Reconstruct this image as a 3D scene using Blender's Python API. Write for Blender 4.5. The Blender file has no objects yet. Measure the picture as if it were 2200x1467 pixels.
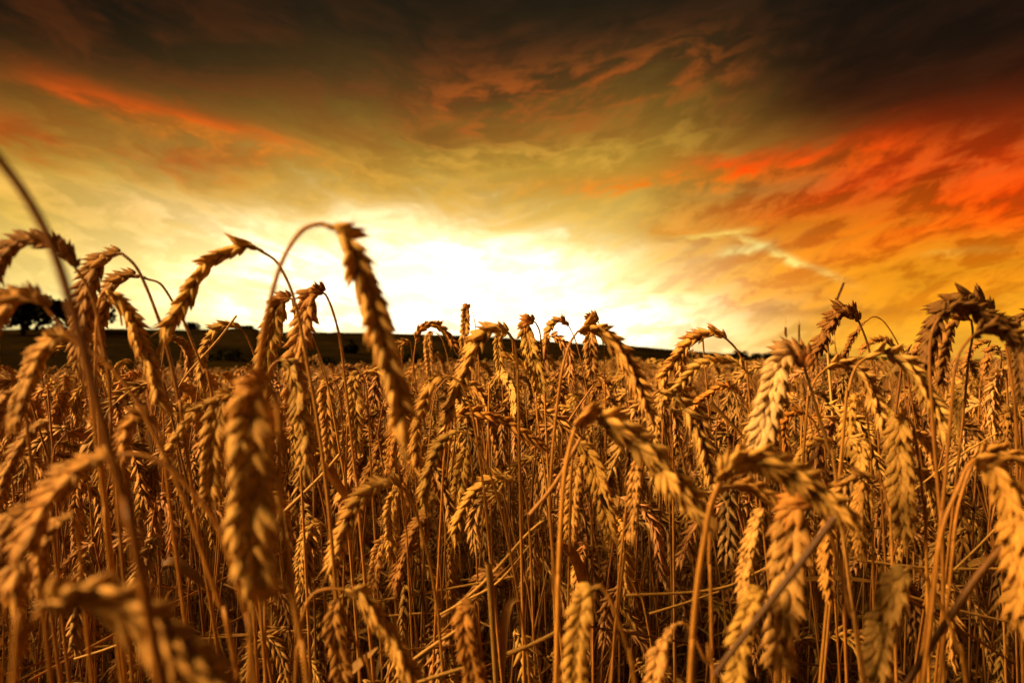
import bpy, math, random
import numpy as np
from mathutils import Matrix, Vector

SC = bpy.context.scene
COL = SC.collection
R = math.radians
rng = np.random.default_rng(7)
random.seed(7)

# ------------------------------------------------------------------ camera
F = 1467.0                      # focal length in photo pixels (24 mm on 36 mm)
CAMZ = 0.90
PITCH = math.atan((770 - 733.5) / F)
cam = bpy.data.cameras.new('camera')
cam.lens = 24.0
cam.sensor_width = 36.0
cam.clip_start = 0.02
cam.clip_end = 3000
cam.dof.use_dof = True
cam.dof.focus_distance = 0.86
cam.dof.aperture_fstop = 5.6
cam.dof.aperture_blades = 7
camo = bpy.data.objects.new('camera', cam)
COL.objects.link(camo)
camo.location = (0, 0, CAMZ)
camo.rotation_euler = (math.pi / 2 + PITCH, 0, 0)
SC.camera = camo
cp, sp = math.cos(PITCH), math.sin(PITCH)

def P(px, py, d):
    """a point of the place seen at photo pixel (px, py), d metres ahead"""
    x = (px - 1100) / F * d
    z = (733.5 - py) / F * d
    return np.array((x, d * cp - z * sp, CAMZ + d * sp + z * cp))

def azel(px, py):
    v = P(px, py, 1.0) - np.array((0, 0, CAMZ))
    v /= np.linalg.norm(v)
    return math.degrees(math.atan2(v[0], v[1])), math.degrees(math.asin(v[2]))

def lin(r, g, b):
    f = lambda c: (c / 255) / 12.92 if c / 255 <= 0.04045 else ((c / 255 + 0.055) / 1.055) ** 2.4
    return (f(r), f(g), f(b), 1.0)

# ------------------------------------------------------------------ world
W = bpy.data.worlds.new('World')
SC.world = W
W.use_nodes = True
nt = W.node_tree
nt.nodes.clear()

class E:
    """small expression helper over math nodes"""
    tree = nt
    def __init__(s, sock): s.s = sock
    @staticmethod
    def m(op, *a, clamp=False):
        n = E.tree.nodes.new('ShaderNodeMath'); n.operation = op; n.use_clamp = clamp
        for i, v in enumerate(a):
            if isinstance(v, E): E.tree.links.new(v.s, n.inputs[i])
            else: n.inputs[i].default_value = v
        return E(n.outputs[0])
    def __add__(s, o): return E.m('ADD', s, o)
    __radd__ = __add__
    def __sub__(s, o): return E.m('SUBTRACT', s, o)
    def __rsub__(s, o): return E.m('SUBTRACT', o, s)
    def __mul__(s, o): return E.m('MULTIPLY', s, o)
    __rmul__ = __mul__
    def __truediv__(s, o): return E.m('DIVIDE', s, o)
    def __neg__(s): return E.m('MULTIPLY', s, -1.0)
def smooth(v, a, b):
    n = E.tree.nodes.new('ShaderNodeMapRange'); n.interpolation_type = 'SMOOTHSTEP'
    E.tree.links.new(v.s, n.inputs['Value'])
    n.inputs['From Min'].default_value = a; n.inputs['From Max'].default_value = b
    return E(n.outputs['Result'])
def combine(x, y, z):
    n = E.tree.nodes.new('ShaderNodeCombineXYZ')
    for i, v in enumerate((x, y, z)):
        if isinstance(v, E): E.tree.links.new(v.s, n.inputs[i])
        else: n.inputs[i].default_value = v
    return E(n.outputs[0])
def noise(vec, scale, detail=6, rough=0.55, dist=0.0):
    n = E.tree.nodes.new('ShaderNodeTexNoise')
    if vec is not None: E.tree.links.new(vec.s, n.inputs['Vector'])
    n.inputs['Scale'].default_value = scale; n.inputs['Detail'].default_value = detail
    n.inputs['Roughness'].default_value = rough; n.inputs['Distortion'].default_value = dist
    return E(n.outputs['Fac'])
def ramp(v, stops):
    n = E.tree.nodes.new('ShaderNodeValToRGB')
    cr = n.color_ramp
    while len(cr.elements) < len(stops): cr.elements.new(0.5)
    for e, (p, c) in zip(cr.elements, stops): e.position = p; e.color = c
    E.tree.links.new(v.s, n.inputs[0])
    return E(n.outputs[0])
def mix(fac, a, b, mode='MIX'):
    n = E.tree.nodes.new('ShaderNodeMix'); n.data_type = 'RGBA'; n.blend_type = mode
    n.clamp_factor = True
    for i, v in ((0, fac), (6, a), (7, b)):
        if isinstance(v, E): E.tree.links.new(v.s, n.inputs[i])
        else: n.inputs[i].default_value = v
    return E(n.outputs[2])

tc = nt.nodes.new('ShaderNodeTexCoord')
sep = nt.nodes.new('ShaderNodeSeparateXYZ')
nt.links.new(tc.outputs['Generated'], sep.inputs[0])
dx, dy, dz = (E(sep.outputs[i]) for i in range(3))
DEG = 180 / math.pi
az = E.m('ARCTAN2', dx, dy) * DEG
el = E.m('ARCSINE', dz) * DEG
# cloud layer in sky angles: bands fan out to both sides of the sunset
def noise2(x, y, detail, rough):
    n = nt.nodes.new('ShaderNodeTexNoise'); n.noise_dimensions = '2D'
    nt.links.new(combine(x, y, 0.0).s, n.inputs['Vector'])
    n.inputs['Scale'].default_value = 1.0; n.inputs['Detail'].default_value = detail
    n.inputs['Roughness'].default_value = rough
    return E(n.outputs['Fac'])
def madd(a, k, c): return E.m('MULTIPLY_ADD', a, k, c)
es = madd(E.m('SQRT', madd(az, az, 60.0)), -0.20, el)
nA = noise2(az * 0.045, es * 0.11, 3, 0.55)
nB = noise2(madd(az, 0.085, nA * 1.6), madd(es, 0.30, nA * 1.8), 5, 0.58)
nC = noise2(madd(az, 0.25, nB * 1.5), madd(es, 0.66, nB * 2.2), 6, 0.64)
wB = smooth(nB, 0.36, 0.66)
wC = smooth(nC, 0.38, 0.68)
warpE = madd(nA, 4.5, madd(nB, 4.0, madd(nC, 2.0, el))) - 5.25
warpA = madd(nA, 14.0, az) - 7.0

def el01(py): return (azel(1100, py)[1] + 4) / 64
t01 = madd(warpE, 1 / 64, 4 / 64)
baseL = ramp(t01, [(0.0, lin(236, 206, 122)), (el01(700), lin(252, 226, 146)), (el01(600), lin(246, 210, 110)),
                   (el01(500), lin(230, 186, 80)), (el01(400), lin(202, 156, 52)), (el01(300), lin(150, 108, 36)), (el01(200), lin(84, 58, 23)),
                   (el01(100), lin(44, 32, 15)), (el01(0), lin(25, 21, 10)), (1.0, lin(28, 23, 12))])
baseR = ramp(t01, [(0.0, lin(226, 150, 60)), (el01(720), lin(255, 180, 46)), (el01(620), lin(255, 158, 18)),
                   (el01(540), lin(238, 130, 14)), (el01(450), lin(176, 70, 6)), (el01(370), lin(104, 36, 5)),
                   (el01(290), lin(46, 18, 5)), (el01(190), lin(26, 12, 5)), (el01(80), lin(17, 11, 6)), (1.0, lin(24, 18, 10))])
side = E.m('SINE', warpA * (1 / DEG))
sky = mix(smooth(side, 0.10, 0.50), baseL, baseR)
# away from the sunset the sky falls to dusk brown
sky = mix(smooth(E.m('COSINE', az * (1 / DEG)) * E.m('COSINE', el * (1 / DEG)), 0.70, 0.05), sky, lin(60, 42, 23))
# the far upper left darkens too
sky = mix(smooth(side, -0.16, -0.58) * smooth(el, 12, 24) * 0.94, sky, lin(11, 8, 4))

vecs = {}
def streak(p0, p1, width, warp=1.0):
    """soft band between two points of the sky, frayed by the cloud noise"""
    if warp not in vecs:
        vecs[warp] = combine(madd(nA, 8.0 * warp, az) - 4.0 * warp, madd(nB, 3.4 * warp, madd(nC, 3.4 * warp, el)) - 3.4 * warp, 1.0)
    a0, e0 = azel(*p0); a1, e1 = azel(*p1)
    ac, ec = (a0 + a1) / 2, (e0 + e1) / 2
    L = math.hypot(a1 - a0, e1 - e0) / 2
    c, s_ = (a1 - a0) / (2 * L), (e1 - e0) / (2 * L)
    L *= 1.15; wd = width / 25.6
    def dot(v):
        n = nt.nodes.new('ShaderNodeVectorMath'); n.operation = 'DOT_PRODUCT'
        nt.links.new(vecs[warp].s, n.inputs[0]); n.inputs[1].default_value = v
        return E(n.outputs['Value'])
    u = dot((c / L, s_ / L, -(ac * c + ec * s_) / L)); v = dot((-s_ / wd, c / wd, (ac * s_ - ec * c) / wd))
    u2 = u * u
    return E.m('POWER', 0.36788, madd(u2, u2, v * v))
def paint(sky, mask, col, k): return mix(mask * k, sky, lin(*col))
kB = madd(wB, 0.65, 0.35); kC = madd(wC, 0.65, 0.35)
sky = paint(sky, wB * smooth(el, 9, 17) * smooth(el, 30, 20) * madd(smooth(side, 0.2, 0.5), -0.8, 1.0), (130, 62, 20), 0.32)
sky = paint(sky, wC * smooth(el, 4, 9) * smooth(el, 17, 11), (226, 172, 74), 0.35)
sky = paint(sky, streak((-90, 262), (470, 338), 46) * kB, (176, 66, 8), 0.85)
sky = paint(sky, streak((150, 190), (600, 318), 25, 0.8) * madd(wC, 0.4, 0.6), (230, 84, 8), 0.95)
sky = paint(sky, streak((330, 262), (720, 352), 15, 0.6) * kC, (226, 136, 26), 0.8)
sky = paint(sky, streak((-60, 362), (430, 478), 20, 0.6) * kC, (240, 186, 84), 0.85)
sky = paint(sky, streak((930, 215), (1500, 140), 58) * wC, (176, 84, 24), 0.75)
sky = paint(sky, streak((780, 345), (1420, 300), 40) * wC, (214, 160, 60), 0.65)
sky = paint(sky, streak((1180, 404), (1860, 330), 20, 0.6) * kC, (236, 122, 12), 0.95)
sky = paint(sky, streak((1460, 356), (1930, 304), 22, 0.9) * kC, (246, 70, 0), 0.97)
sky = paint(sky, streak((1430, 418), (1780, 396), 15, 0.6), (160, 122, 50), 0.75)
sky = paint(sky, streak((1720, 455), (2480, 400), 100) * madd(wB, 0.45, 0.55), (232, 52, 0), 0.97)
sky = paint(sky, streak((1850, 400), (2400, 420), 80) * wC * kB, (255, 84, 2), 0.9)
sky = paint(sky, streak((1600, 440), (2450, 420), 90) * smooth(nC, 0.50, 0.36), (110, 30, 3), 0.5)
sky = paint(sky, streak((1560, 470), (2400, 520), 60) * kC, (238, 118, 10), 0.75)
sky = paint(sky, streak((1350, 490), (1760, 482), 16) * wC, (196, 112, 16), 0.85)
sky = paint(sky, streak((1500, 590), (2400, 580), 80) * kC, (250, 158, 24), 0.85)
sky = paint(sky, streak((1480, 545), (2420, 520), 95) * smooth(nC, 0.52, 0.36), (206, 84, 4), 0.5)
sky = paint(sky, streak((1480, 640), (2420, 620), 60) * smooth(nC, 0.50, 0.36), (232, 128, 14), 0.5)
sky = paint(sky, streak((1580, 506), (1790, 592), 8, 0.3) * kC, (255, 226, 120), 0.97)
sky = paint(sky, streak((1470, 510), (1610, 494), 8, 0.3) * kC, (255, 218, 104), 0.95)
sky = paint(sky, streak((1550, 548), (1650, 530), 9, 0.3) * kC, (255, 240, 150), 0.95)
sky = paint(sky, streak((2000, 545), (2160, 540), 7, 0.3) * kC, (255, 190, 70), 0.7)
sky = paint(sky, streak((1620, 672), (1960, 668), 9, 0.3), (186, 112, 34), 0.45)
fk = madd(wB, 0.20, madd(wC, 0.24, 0.74))
fv = nt.nodes.new('ShaderNodeVectorMath'); fv.operation = 'SCALE'
nt.links.new(sky.s, fv.inputs[0]); nt.links.new(fk.s, fv.inputs['Scale'])
sky = E(fv.outputs[0])
# glow of the veiled low sun, its edge cut by cloud
SUN_AZ, SUN_EL = azel(990, 648)
gx = madd(nA, 8.0, az) - (SUN_AZ + 4.0)
gy = madd(gx, 0.13, madd(nB, 7.0, madd(nC, 6.0, el)) - (SUN_EL + 6.5))
g0x = gx * (1 / 17.5); g0y = gy * (1 / 5.2)
gr = madd(g0x, g0x, g0y * g0y)
g1 = E.m('POWER', 0.36788, E.m('POWER', gr, 1.35))
g2 = E.m('POWER', 0.36788, madd(gx * (1 / 19.0), gx * (1 / 19.0), (gy * (1 / 8.0)) * (gy * (1 / 8.0))))
h0 = (az - azel(430, 660)[0]) * (1 / 10.0); h1 = (el - azel(430, 660)[1]) * (1 / 3.6)
g3 = E.m('POWER', 0.36788, madd(h0, h0, h1 * h1))
def scaled(e, c):
    n = nt.nodes.new('ShaderNodeVectorMath'); n.operation = 'SCALE'
    n.inputs[0].default_value = c; nt.links.new(e.s, n.inputs['Scale'])
    return E(n.outputs[0])
def addc(a, b):
    n = nt.nodes.new('ShaderNodeVectorMath'); n.operation = 'ADD'
    nt.links.new(a.s, n.inputs[0]); nt.links.new(b.s, n.inputs[1])
    return E(n.outputs[0])
sky = addc(sky, scaled(g1 * madd(wC, 0.75, 0.45), (2.5, 2.2, 1.65)))
sky = addc(sky, scaled(g2, (0.20, 0.135, 0.035)))
sky = addc(sky, scaled(g3, (0.36, 0.31, 0.17)))
# thin clear-air sky underneath everything
nish = nt.nodes.new('ShaderNodeTexSky')
nish.sky_type = 'NISHITA'; nish.sun_disc = False
nish.sun_elevation = R(SUN_EL); nish.sun_rotation = R(SUN_AZ)
nish.air_density = 2.0; nish.dust_density = 4.0
bgA = nt.nodes.new('ShaderNodeBackground'); bgA.inputs['Strength'].default_value = 0.001
nt.links.new(nish.outputs[0], bgA.inputs['Color'])
bgB = nt.nodes.new('ShaderNodeBackground'); bgB.inputs['Strength'].default_value = 0.515
nt.links.new(sky.s, bgB.inputs['Color'])
addn = nt.nodes.new('ShaderNodeAddShader')
nt.links.new(bgA.outputs[0], addn.inputs[0]); nt.links.new(bgB.outputs[0], addn.inputs[1])
outw = nt.nodes.new('ShaderNodeOutputWorld')
nt.links.new(addn.outputs[0], outw.inputs['Surface'])
W.cycles.sampling_method = 'MANUAL'
W.cycles.sample_map_resolution = 512

# ------------------------------------------------------------------ sun
sun = bpy.data.lights.new('sun', 'SUN')
sun.energy = 5.0
sun.angle = R(24)
sun.color = (1.0, 0.60, 0.22)
suno = bpy.data.objects.new('sun', sun)
COL.objects.link(suno)
SUN_LAMP_AZ, SUN_LAMP_EL = R(-102), R(29)
sdir = Vector((math.sin(SUN_LAMP_AZ) * math.cos(SUN_LAMP_EL), math.cos(SUN_LAMP_AZ) * math.cos(SUN_LAMP_EL), math.sin(SUN_LAMP_EL)))
suno.rotation_euler = sdir.to_track_quat('Z', 'Y').to_euler()
suno.location = (0, 0, 20)

vs = SC.view_settings
vs.view_transform = 'Standard'; vs.look = 'None'; vs.gamma = 1.0; vs.exposure = 0.95
vs.use_curve_mapping = False
SC.render.engine = 'CYCLES'
SC.cycles.use_denoising = True
SC.cycles.use_adaptive_sampling = True
SC.cycles.adaptive_threshold = 0.04
SC.cycles.max_bounces = 3
SC.cycles.diffuse_bounces = 1
SC.cycles.glossy_bounces = 2
SC.cycles.transmission_bounces = 4
SC.cycles.sample_clamp_indirect = 6

# ------------------------------------------------------------------ materials
def new_mat(name):
    m = bpy.data.materials.new(name); m.use_nodes = True
    m.node_tree.nodes.clear(); E.tree = m.node_tree
    return m, m.node_tree

def straw_material(name, translucency, rough, stripes, bump):
    m, t = new_mat(name)
    at = t.nodes.new('ShaderNodeAttribute'); at.attribute_name = 'tint'
    oi = t.nodes.new('ShaderNodeObjectInfo')
    tcn = t.nodes.new('ShaderNodeTexCoord')
    mp = t.nodes.new('ShaderNodeMapping'); mp.inputs['Scale'].default_value = stripes
    t.links.new(tcn.outputs['Object'], mp.inputs['Vector'])
    fib = noise(E(mp.outputs[0]), 1.0, 2, 0.6)
    mott = noise(E(tcn.outputs['Object']), 160.0, 1, 0.6)
    c = mix(1.0, E(at.outputs['Color']), E(oi.outputs['Color']), 'MULTIPLY')
    k = smooth(fib, 0.25, 0.75) * 0.46 + 0.64 + smooth(mott, 0.4, 0.75) * 0.16 + (E(oi.outputs['Random']) - 0.5) * 0.22
    v = t.nodes.new('ShaderNodeVectorMath'); v.operation = 'SCALE'
    t.links.new(c.s, v.inputs[0]); t.links.new(k.s, v.inputs['Scale'])
    b = t.nodes.new('ShaderNodeBsdfPrincipled')
    b.inputs['Roughness'].default_value = rough
    b.inputs['Specular IOR Level'].default_value = 0.25
    t.links.new(v.outputs[0], b.inputs['Base Color'])
    bp = t.nodes.new('ShaderNodeBump'); bp.inputs['Strength'].default_value = bump; bp.inputs['Distance'].default_value = 0.0006
    t.links.new(fib.s, bp.inputs['Height']); t.links.new(bp.outputs[0], b.inputs['Normal'])
    tr = t.nodes.new('ShaderNodeBsdfTranslucent')
    warm = mix(1.0, E(v.outputs[0]), (1.0, 0.82, 0.6, 1), 'MULTIPLY')
    t.links.new(warm.s, tr.inputs['Color'])
    ms = t.nodes.new('ShaderNodeMixShader'); ms.inputs[0].default_value = translucency
    t.links.new(b.outputs[0], ms.inputs[1]); t.links.new(tr.outputs[0], ms.inputs[2])
    o = t.nodes.new('ShaderNodeOutputMaterial'); t.links.new(ms.outputs[0], o.inputs['Surface'])
    return m
M_CHAFF = straw_material('wheat_chaff', 0.16, 0.68, (1500, 1500, 130), 0.8)
M_STEM = straw_material('wheat_straw', 0.06, 0.48, (900, 900, 30), 0.35)
M_LEAF = straw_material('dry_leaf', 0.30, 0.6, (700, 700, 40), 0.5)

def earth_material(name, c1, c2, c3, s1, s2, bump=0.3, dist=0.05):
    m, t = new_mat(name)
    tcn = t.nodes.new('ShaderNodeTexCoord')
    n1 = noise(E(tcn.outputs['Object']), s1, 6, 0.6); n2 = noise(E(tcn.outputs['Object']), s2, 6, 0.65)
    c = mix(smooth(n1, 0.35, 0.65), c1, c2)
    c = mix(smooth(n2, 0.45, 0.75), c, c3)
    b = t.nodes.new('ShaderNodeBsdfPrincipled'); b.inputs['Roughness'].default_value = 0.95
    b.inputs['Specular IOR Level'].default_value = 0.0
    t.links.new(c.s, b.inputs['Base Color'])
    bp = t.nodes.new('ShaderNodeBump'); bp.inputs['Strength'].default_value = bump; bp.inputs['Distance'].default_value = dist
    t.links.new(n2.s, bp.inputs['Height']); t.links.new(bp.outputs[0], b.inputs['Normal'])
    o = t.nodes.new('ShaderNodeOutputMaterial'); t.links.new(b.outputs[0], o.inputs['Surface'])
    return m
M_SOIL = earth_material('soil', (0.05, 0.03, 0.015, 1), (0.08, 0.05, 0.025, 1), (0.03, 0.018, 0.01, 1), 3.0, 40.0)
M_HILL = earth_material('hillside', (0.009, 0.0066, 0.0018, 1), (0.024, 0.014, 0.003, 1), (0.004, 0.0034, 0.001, 1), 0.035, 0.25, 0.6, 1.0)  # near-black albedo stands in for the slope being backlit
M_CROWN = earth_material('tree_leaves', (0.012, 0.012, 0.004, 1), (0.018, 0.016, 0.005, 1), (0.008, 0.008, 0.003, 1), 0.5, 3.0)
M_BARK = earth_material('bark', (0.05, 0.035, 0.02, 1), (0.07, 0.05, 0.03, 1), (0.03, 0.02, 0.012, 1), 2.0, 12.0)
E.tree = nt

# ------------------------------------------------------------------ mesh helpers
STRAW = np.array((0.70, 0.385, 0.088))

def make_mesh(name, verts, faces, tint, mat, smooth_=True):
    me = bpy.data.meshes.new(name)
    if isinstance(faces, np.ndarray):
        n = len(faces); k = faces.shape[1]
        me.vertices.add(len(verts)); me.vertices.foreach_set('co', np.asarray(verts, np.float32).ravel())
        me.loops.add(n * k); me.loops.foreach_set('vertex_index', faces.astype(np.int32).ravel())
        me.polygons.add(n); me.polygons.foreach_set('loop_start', np.arange(0, n * k, k, dtype=np.int32))
        me.update(calc_edges=True)
    else:
        me.from_pydata([tuple(v) for v in verts], [], faces)
    if tint is not None:
        ca = me.color_attributes.new('tint', 'FLOAT_COLOR', 'POINT')
        t = np.ones((len(verts), 4), np.float32); t[:, :3] = tint
        ca.data.foreach_set('color', t.ravel())
    me.polygons.foreach_set('use_smooth', [smooth_] * len(me.polygons))
    me.materials.append(mat)
    return me

def link(name, data, parent=None):
    o = bpy.data.objects.new(name, data); COL.objects.link(o)
    if parent is not None: o.parent = parent
    return o

def thing(o, label, cat, group=None):
    o['label'] = label; o['category'] = cat
    if group: o['group'] = group
    return o

def catmull(pts, n):
    p = np.asarray(pts, float)
    if len(p) == 2:
        t = np.linspace(0, 1, n)[:, None]; return p[0] * (1 - t) + p[1] * t
    q = np.vstack([2 * p[0] - p[1], p, 2 * p[-1] - p[-2]])
    out = []
    for i in range(1, len(q) - 2):
        t = np.linspace(0, 1, 14, endpoint=False)[:, None]
        a, b, c, d = q[i - 1], q[i], q[i + 1], q[i + 2]
        out.append(0.5 * ((2 * b) + (c - a) * t + (2 * a - 5 * b + 4 * c - d) * t ** 2 + (3 * b - a - 3 * c + d) * t ** 3))
    out = np.vstack(out + [p[-1:]])
    s = np.concatenate([[0], np.cumsum(np.linalg.norm(np.diff(out, axis=0), axis=1))])
    u = np.linspace(0, s[-1], n)
    return np.stack([np.interp(u, s, out[:, k]) for k in range(3)], 1)

def arclen(p): return np.concatenate([[0], np.cumsum(np.linalg.norm(np.diff(p, axis=0), axis=1))])

def unit(v): return v / (np.linalg.norm(v) + 1e-12)

def frames(p):
    t = np.gradient(p, axis=0); t /= np.linalg.norm(t, axis=1)[:, None] + 1e-12
    n = np.cross(t[0], (0.3, 0.9, 0.2)); n = unit(n)
    N = []
    for i in range(len(p)):
        n = unit(n - t[i] * np.dot(n, t[i])); N.append(n)
    N = np.array(N)
    return t, N, np.cross(t, N)

def tube(p, r, sides=7):
    t, N, B = frames(p)
    r = np.broadcast_to(r, (len(p),))
    a = np.arange(sides) * 2 * math.pi / sides
    v = p[:, None, :] + r[:, None, None] * (np.cos(a)[None, :, None] * N[:, None, :] + np.sin(a)[None, :, None] * B[:, None, :])
    v = v.reshape(-1, 3)
    i = np.arange(len(p) - 1)[:, None] * sides; j = np.arange(sides)[None, :]; k = (j + 1) % sides
    f = np.stack([i + j, i + k, i + sides + k, i + sides + j], -1).reshape(-1, 4)
    return v, f

def ribbon(p, w, up, fold=0.25):
    """dry leaf blade: three strands across, folded along its midrib"""
    t = np.gradient(p, axis=0); t /= np.linalg.norm(t, axis=1)[:, None] + 1e-12
    sd = np.cross(t, up); sd /= np.linalg.norm(sd, axis=1)[:, None] + 1e-9
    nn = np.cross(sd, t)
    w = np.broadcast_to(w, (len(p),))[:, None]
    v = np.stack([p - sd * w + nn * w * fold, p, p + sd * w + nn * w * fold], 1).reshape(-1, 3)
    i = np.arange(len(p) - 1)[:, None] * 3; j = np.arange(2)[None, :]
    f = np.stack([i + j, i + j + 1, i + j + 4, i + j + 3], -1).reshape(-1, 4)
    return v, f

# ------------------------------------------------------------------ spikelets
PROF_T = np.array([0, .10, .26, .45, .62, .77, .88, .95, 1.0])
PROF_W = np.array([.38, .74, .98, 1.0, .86, .60, .33, .14, .02])

def scale_shape(l, w, th, ring, segs, beak, r):
    """one almond shaped husk along +z, keeled on +y, with a hooked beak"""
    tt = np.interp(np.linspace(0, 1, segs), np.linspace(0, 1, len(PROF_T)), PROF_T)
    ww = np.interp(tt, PROF_T, PROF_W)
    a = np.arange(ring) * 2 * math.pi / ring
    V = []; C = []
    for t, q in zip(tt, ww):
        z = t * l * (1 + beak * max(0, t - .85) * 2)
        cy = 0.10 * l * math.sin(math.pi * min(t, .9)) * .6 + beak * .14 * l * max(0, t - .7) ** 1.2 * 3
        x = w / 2 * q * np.cos(a)
        sy = np.sin(a)
        y = th / 2 * q * np.where(sy > 0, np.abs(sy) ** 1.35 * 1.15, sy * .7) + cy
        V.append(np.stack([x, y, np.full(ring, z)], 1))
        k = 0.80 + 0.34 * min(1, t * 2.2) - 0.40 * max(0, t - .72) / .28
        edge = 1 + 0.16 * (np.abs(np.cos(a)) ** 3 - .3)
        C.append(STRAW[None] * (k * edge * r)[:, None] * np.array((1, 1 - .12 * max(0, t - .7) / .3 + .05 * (1 - t), 1 - .2 * max(0, t - .7) / .3 + .15 * (1 - t))))
    V = np.vstack(V); C = np.vstack(C)
    i = np.arange(segs - 1)[:, None] * ring; j = np.arange(ring)[None, :]; kk = (j + 1) % ring
    q = np.stack([i + j, i + kk, i + ring + kk, i + ring + j], -1).reshape(-1, 4)
    return V, q, C

def rot_y(v, a):
    c, s = math.cos(a), math.sin(a)
    return np.stack([v[:, 0] * c + v[:, 2] * s, v[:, 1], -v[:, 0] * s + v[:, 2] * c], 1)
def rot_x(v, a):
    c, s = math.cos(a), math.sin(a)
    return np.stack([v[:, 0], v[:, 1] * c - v[:, 2] * s, v[:, 1] * s + v[:, 2] * c], 1)

def spikelet_geo(seed, ring=8, segs=9, awn=0.0, n=5):
    g = np.random.default_rng(seed)
    spec = [(-30, -0.3, 9.8, 4.5, -2.0), (30, -0.3, 9.8, 4.5, 2.0), (-14, 0.7, 12.8, 4.5, -1.2), (14, 0.7, 12.8, 4.5, 1.2), (0, 2.0, 11.4, 4.4, 0.0)]
    if n == 3: spec = [(-26, 0, 11.0, 5.0, -1.3), (26, 0, 11.0, 5.0, 1.3), (0, 1.2, 12.8, 5.0, 0.0)]
    if n == 7: spec += [(-37, -0.7, 9.6, 4.0, -2.4), (37, -0.7, 9.6, 4.0, 2.4)]
    VV, FF, CC = [], [], []; o = 0
    for (ang, y, l, w, bx) in spec:
        l *= 1e-3 * g.uniform(.92, 1.08); w *= 1e-3 * g.uniform(.9, 1.1)
        v, f, c = scale_shape(l, w, w * .84, ring, segs, g.uniform(.15, .45), g.uniform(.86, 1.12))
        v = rot_x(v, -R(g.uniform(4, 13)))      # tilt outwards
        v = rot_y(v, R(ang + g.uniform(-5, 5)))
        v = v + np.array((bx * 1e-3, y * 1e-3, 0))
        VV.append(v); FF.append(f + o); CC.append(c); o += len(v)
        if awn > 0 and g.random() < .8:
            tip = v[-1]; al = awn * g.uniform(.5, 1.3)
            d = unit(np.array((math.sin(R(ang)) * .6 + g.normal(0, .12), .25 + g.normal(0, .1), 1)))
            p = np.stack([tip - d * .001, tip + d * al * .5, tip + d * al + np.array((0, g.normal(0, .1) * al, 0))])
            v2, f2 = tube(p, np.array((.00028, .0002, .00007)), 4)
            VV.append(v2); FF.append(f2 + o); CC.append(np.tile(STRAW * 1.0, (len(v2), 1))); o += len(v2)
    return np.vstack(VV), np.vstack(FF), np.vstack(CC)

SPK = [make_mesh('spikelet', *spikelet_geo(s), M_CHAFF) for s in range(7)]
SPK_WIDE = [make_mesh('spikelet_wide', *spikelet_geo(30 + s, n=7), M_CHAFF) for s in range(4)]
SPK_AWN = [make_mesh('spikelet_awned', *spikelet_geo(50 + s, awn=.012), M_CHAFF) for s in range(4)]
SPK_LOW = [spikelet_geo(80 + s, ring=3, segs=4, n=3) for s in range(4)]
SPK_MINI = [spikelet_geo(90 + s, ring=3, segs=3, n=3) for s in range(3)]

def ear_layout(p, roll, size, n, toward=None, seed=0, sparse=0, jitter=1.0):
    """positions of the spikelets along rachis p; roll 0 shows two rows, 90 shows the fans"""
    g = np.random.default_rng(seed)
    s = arclen(p); L = s[-1]
    t = np.gradient(p, axis=0); t /= np.linalg.norm(t, axis=1)[:, None]
    out = []
    tws = g.uniform(-.25, .25)
    for i in range(n + 1):
        last = i == n
        u = (.02 + .93 * i / n) * L if not last else L * .965
        k = np.array([np.interp(u, s, p[:, a]) for a in range(3)])
        T = unit(np.array([np.interp(u, s, t[:, a]) for a in range(3)]))
        V = (toward - k) if toward is not None else np.array((0, -1.0, 0.15))
        V = unit(V - T * np.dot(V, T))
        Nn = np.cross(T, V)
        ra = R(roll) + tws * (u / L - .5)
        Rw = math.cos(ra) * Nn + math.sin(ra) * V
        sgn = 1 if i % 2 == 0 else -1
        al = R(g.normal(31, 5 * jitter)) if not last else R(g.normal(2, 3))
        Z = unit(T * math.cos(al) + Rw * sgn * math.sin(al))
        Fx = np.cross(T, Rw) * sgn + T * g.normal(0, .07 * jitter)
        Fx = unit(Fx - Z * np.dot(Fx, Z))
        Y = np.cross(Z, Fx)
        q = u / L
        sz = 1.27 * size * np.interp(q, [0, .08, .25, .7, 1.0], [.62, .86, 1.02, 1.0, .82]) * g.uniform(.93, 1.07)
        if sparse and i < sparse: sz *= .28 + .5 * i / max(1, sparse)
        pos = k + Rw * sgn * .0007 * size
        out.append((pos, Fx, Y, Z, sz, q))
    return out

def ear_objects(parent, p, roll, size, n, tint, seed, toward=None, sparse=0, wide=False, origin=None, tops=None):
    """an ear: its rachis, and every spikelet a child of it"""
    o = np.zeros(3) if origin is None else origin
    v, f = tube(p - o, np.linspace(.0011, .0006, len(p)) * size, 6)
    ear = link('ear', make_mesh('rachis', v, f, STRAW * .85, M_STEM), parent)
    ear.color = (*tint, 1)
    g = random.Random(seed)
    for (pos, X, Y, Z, sz, q) in ear_layout(p, roll, size, n, toward, seed, sparse):
        if g.random() < .035 and .1 < q < .9: continue
        pool = SPK_AWN if q > .80 and g.random() < .8 else (SPK_WIDE if wide and g.random() < .7 else SPK)
        s = link('spikelet', g.choice(pool), ear)
        m = Matrix(((X[0] * sz, Y[0] * sz, Z[0] * sz, pos[0] - o[0]), (X[1] * sz, Y[1] * sz, Z[1] * sz, pos[1] - o[1]),
                    (X[2] * sz, Y[2] * sz, Z[2] * sz, pos[2] - o[2]), (0, 0, 0, 1)))
        s.matrix_basis = m
        c = tint
        if tops is not None:
            w = min(1, max(0, (q - .05) / .25)); c = tuple(tops[i] * (1 - w) + tint[i] * w for i in range(3))
        s.color = (*c, 1)
    return ear

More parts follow.
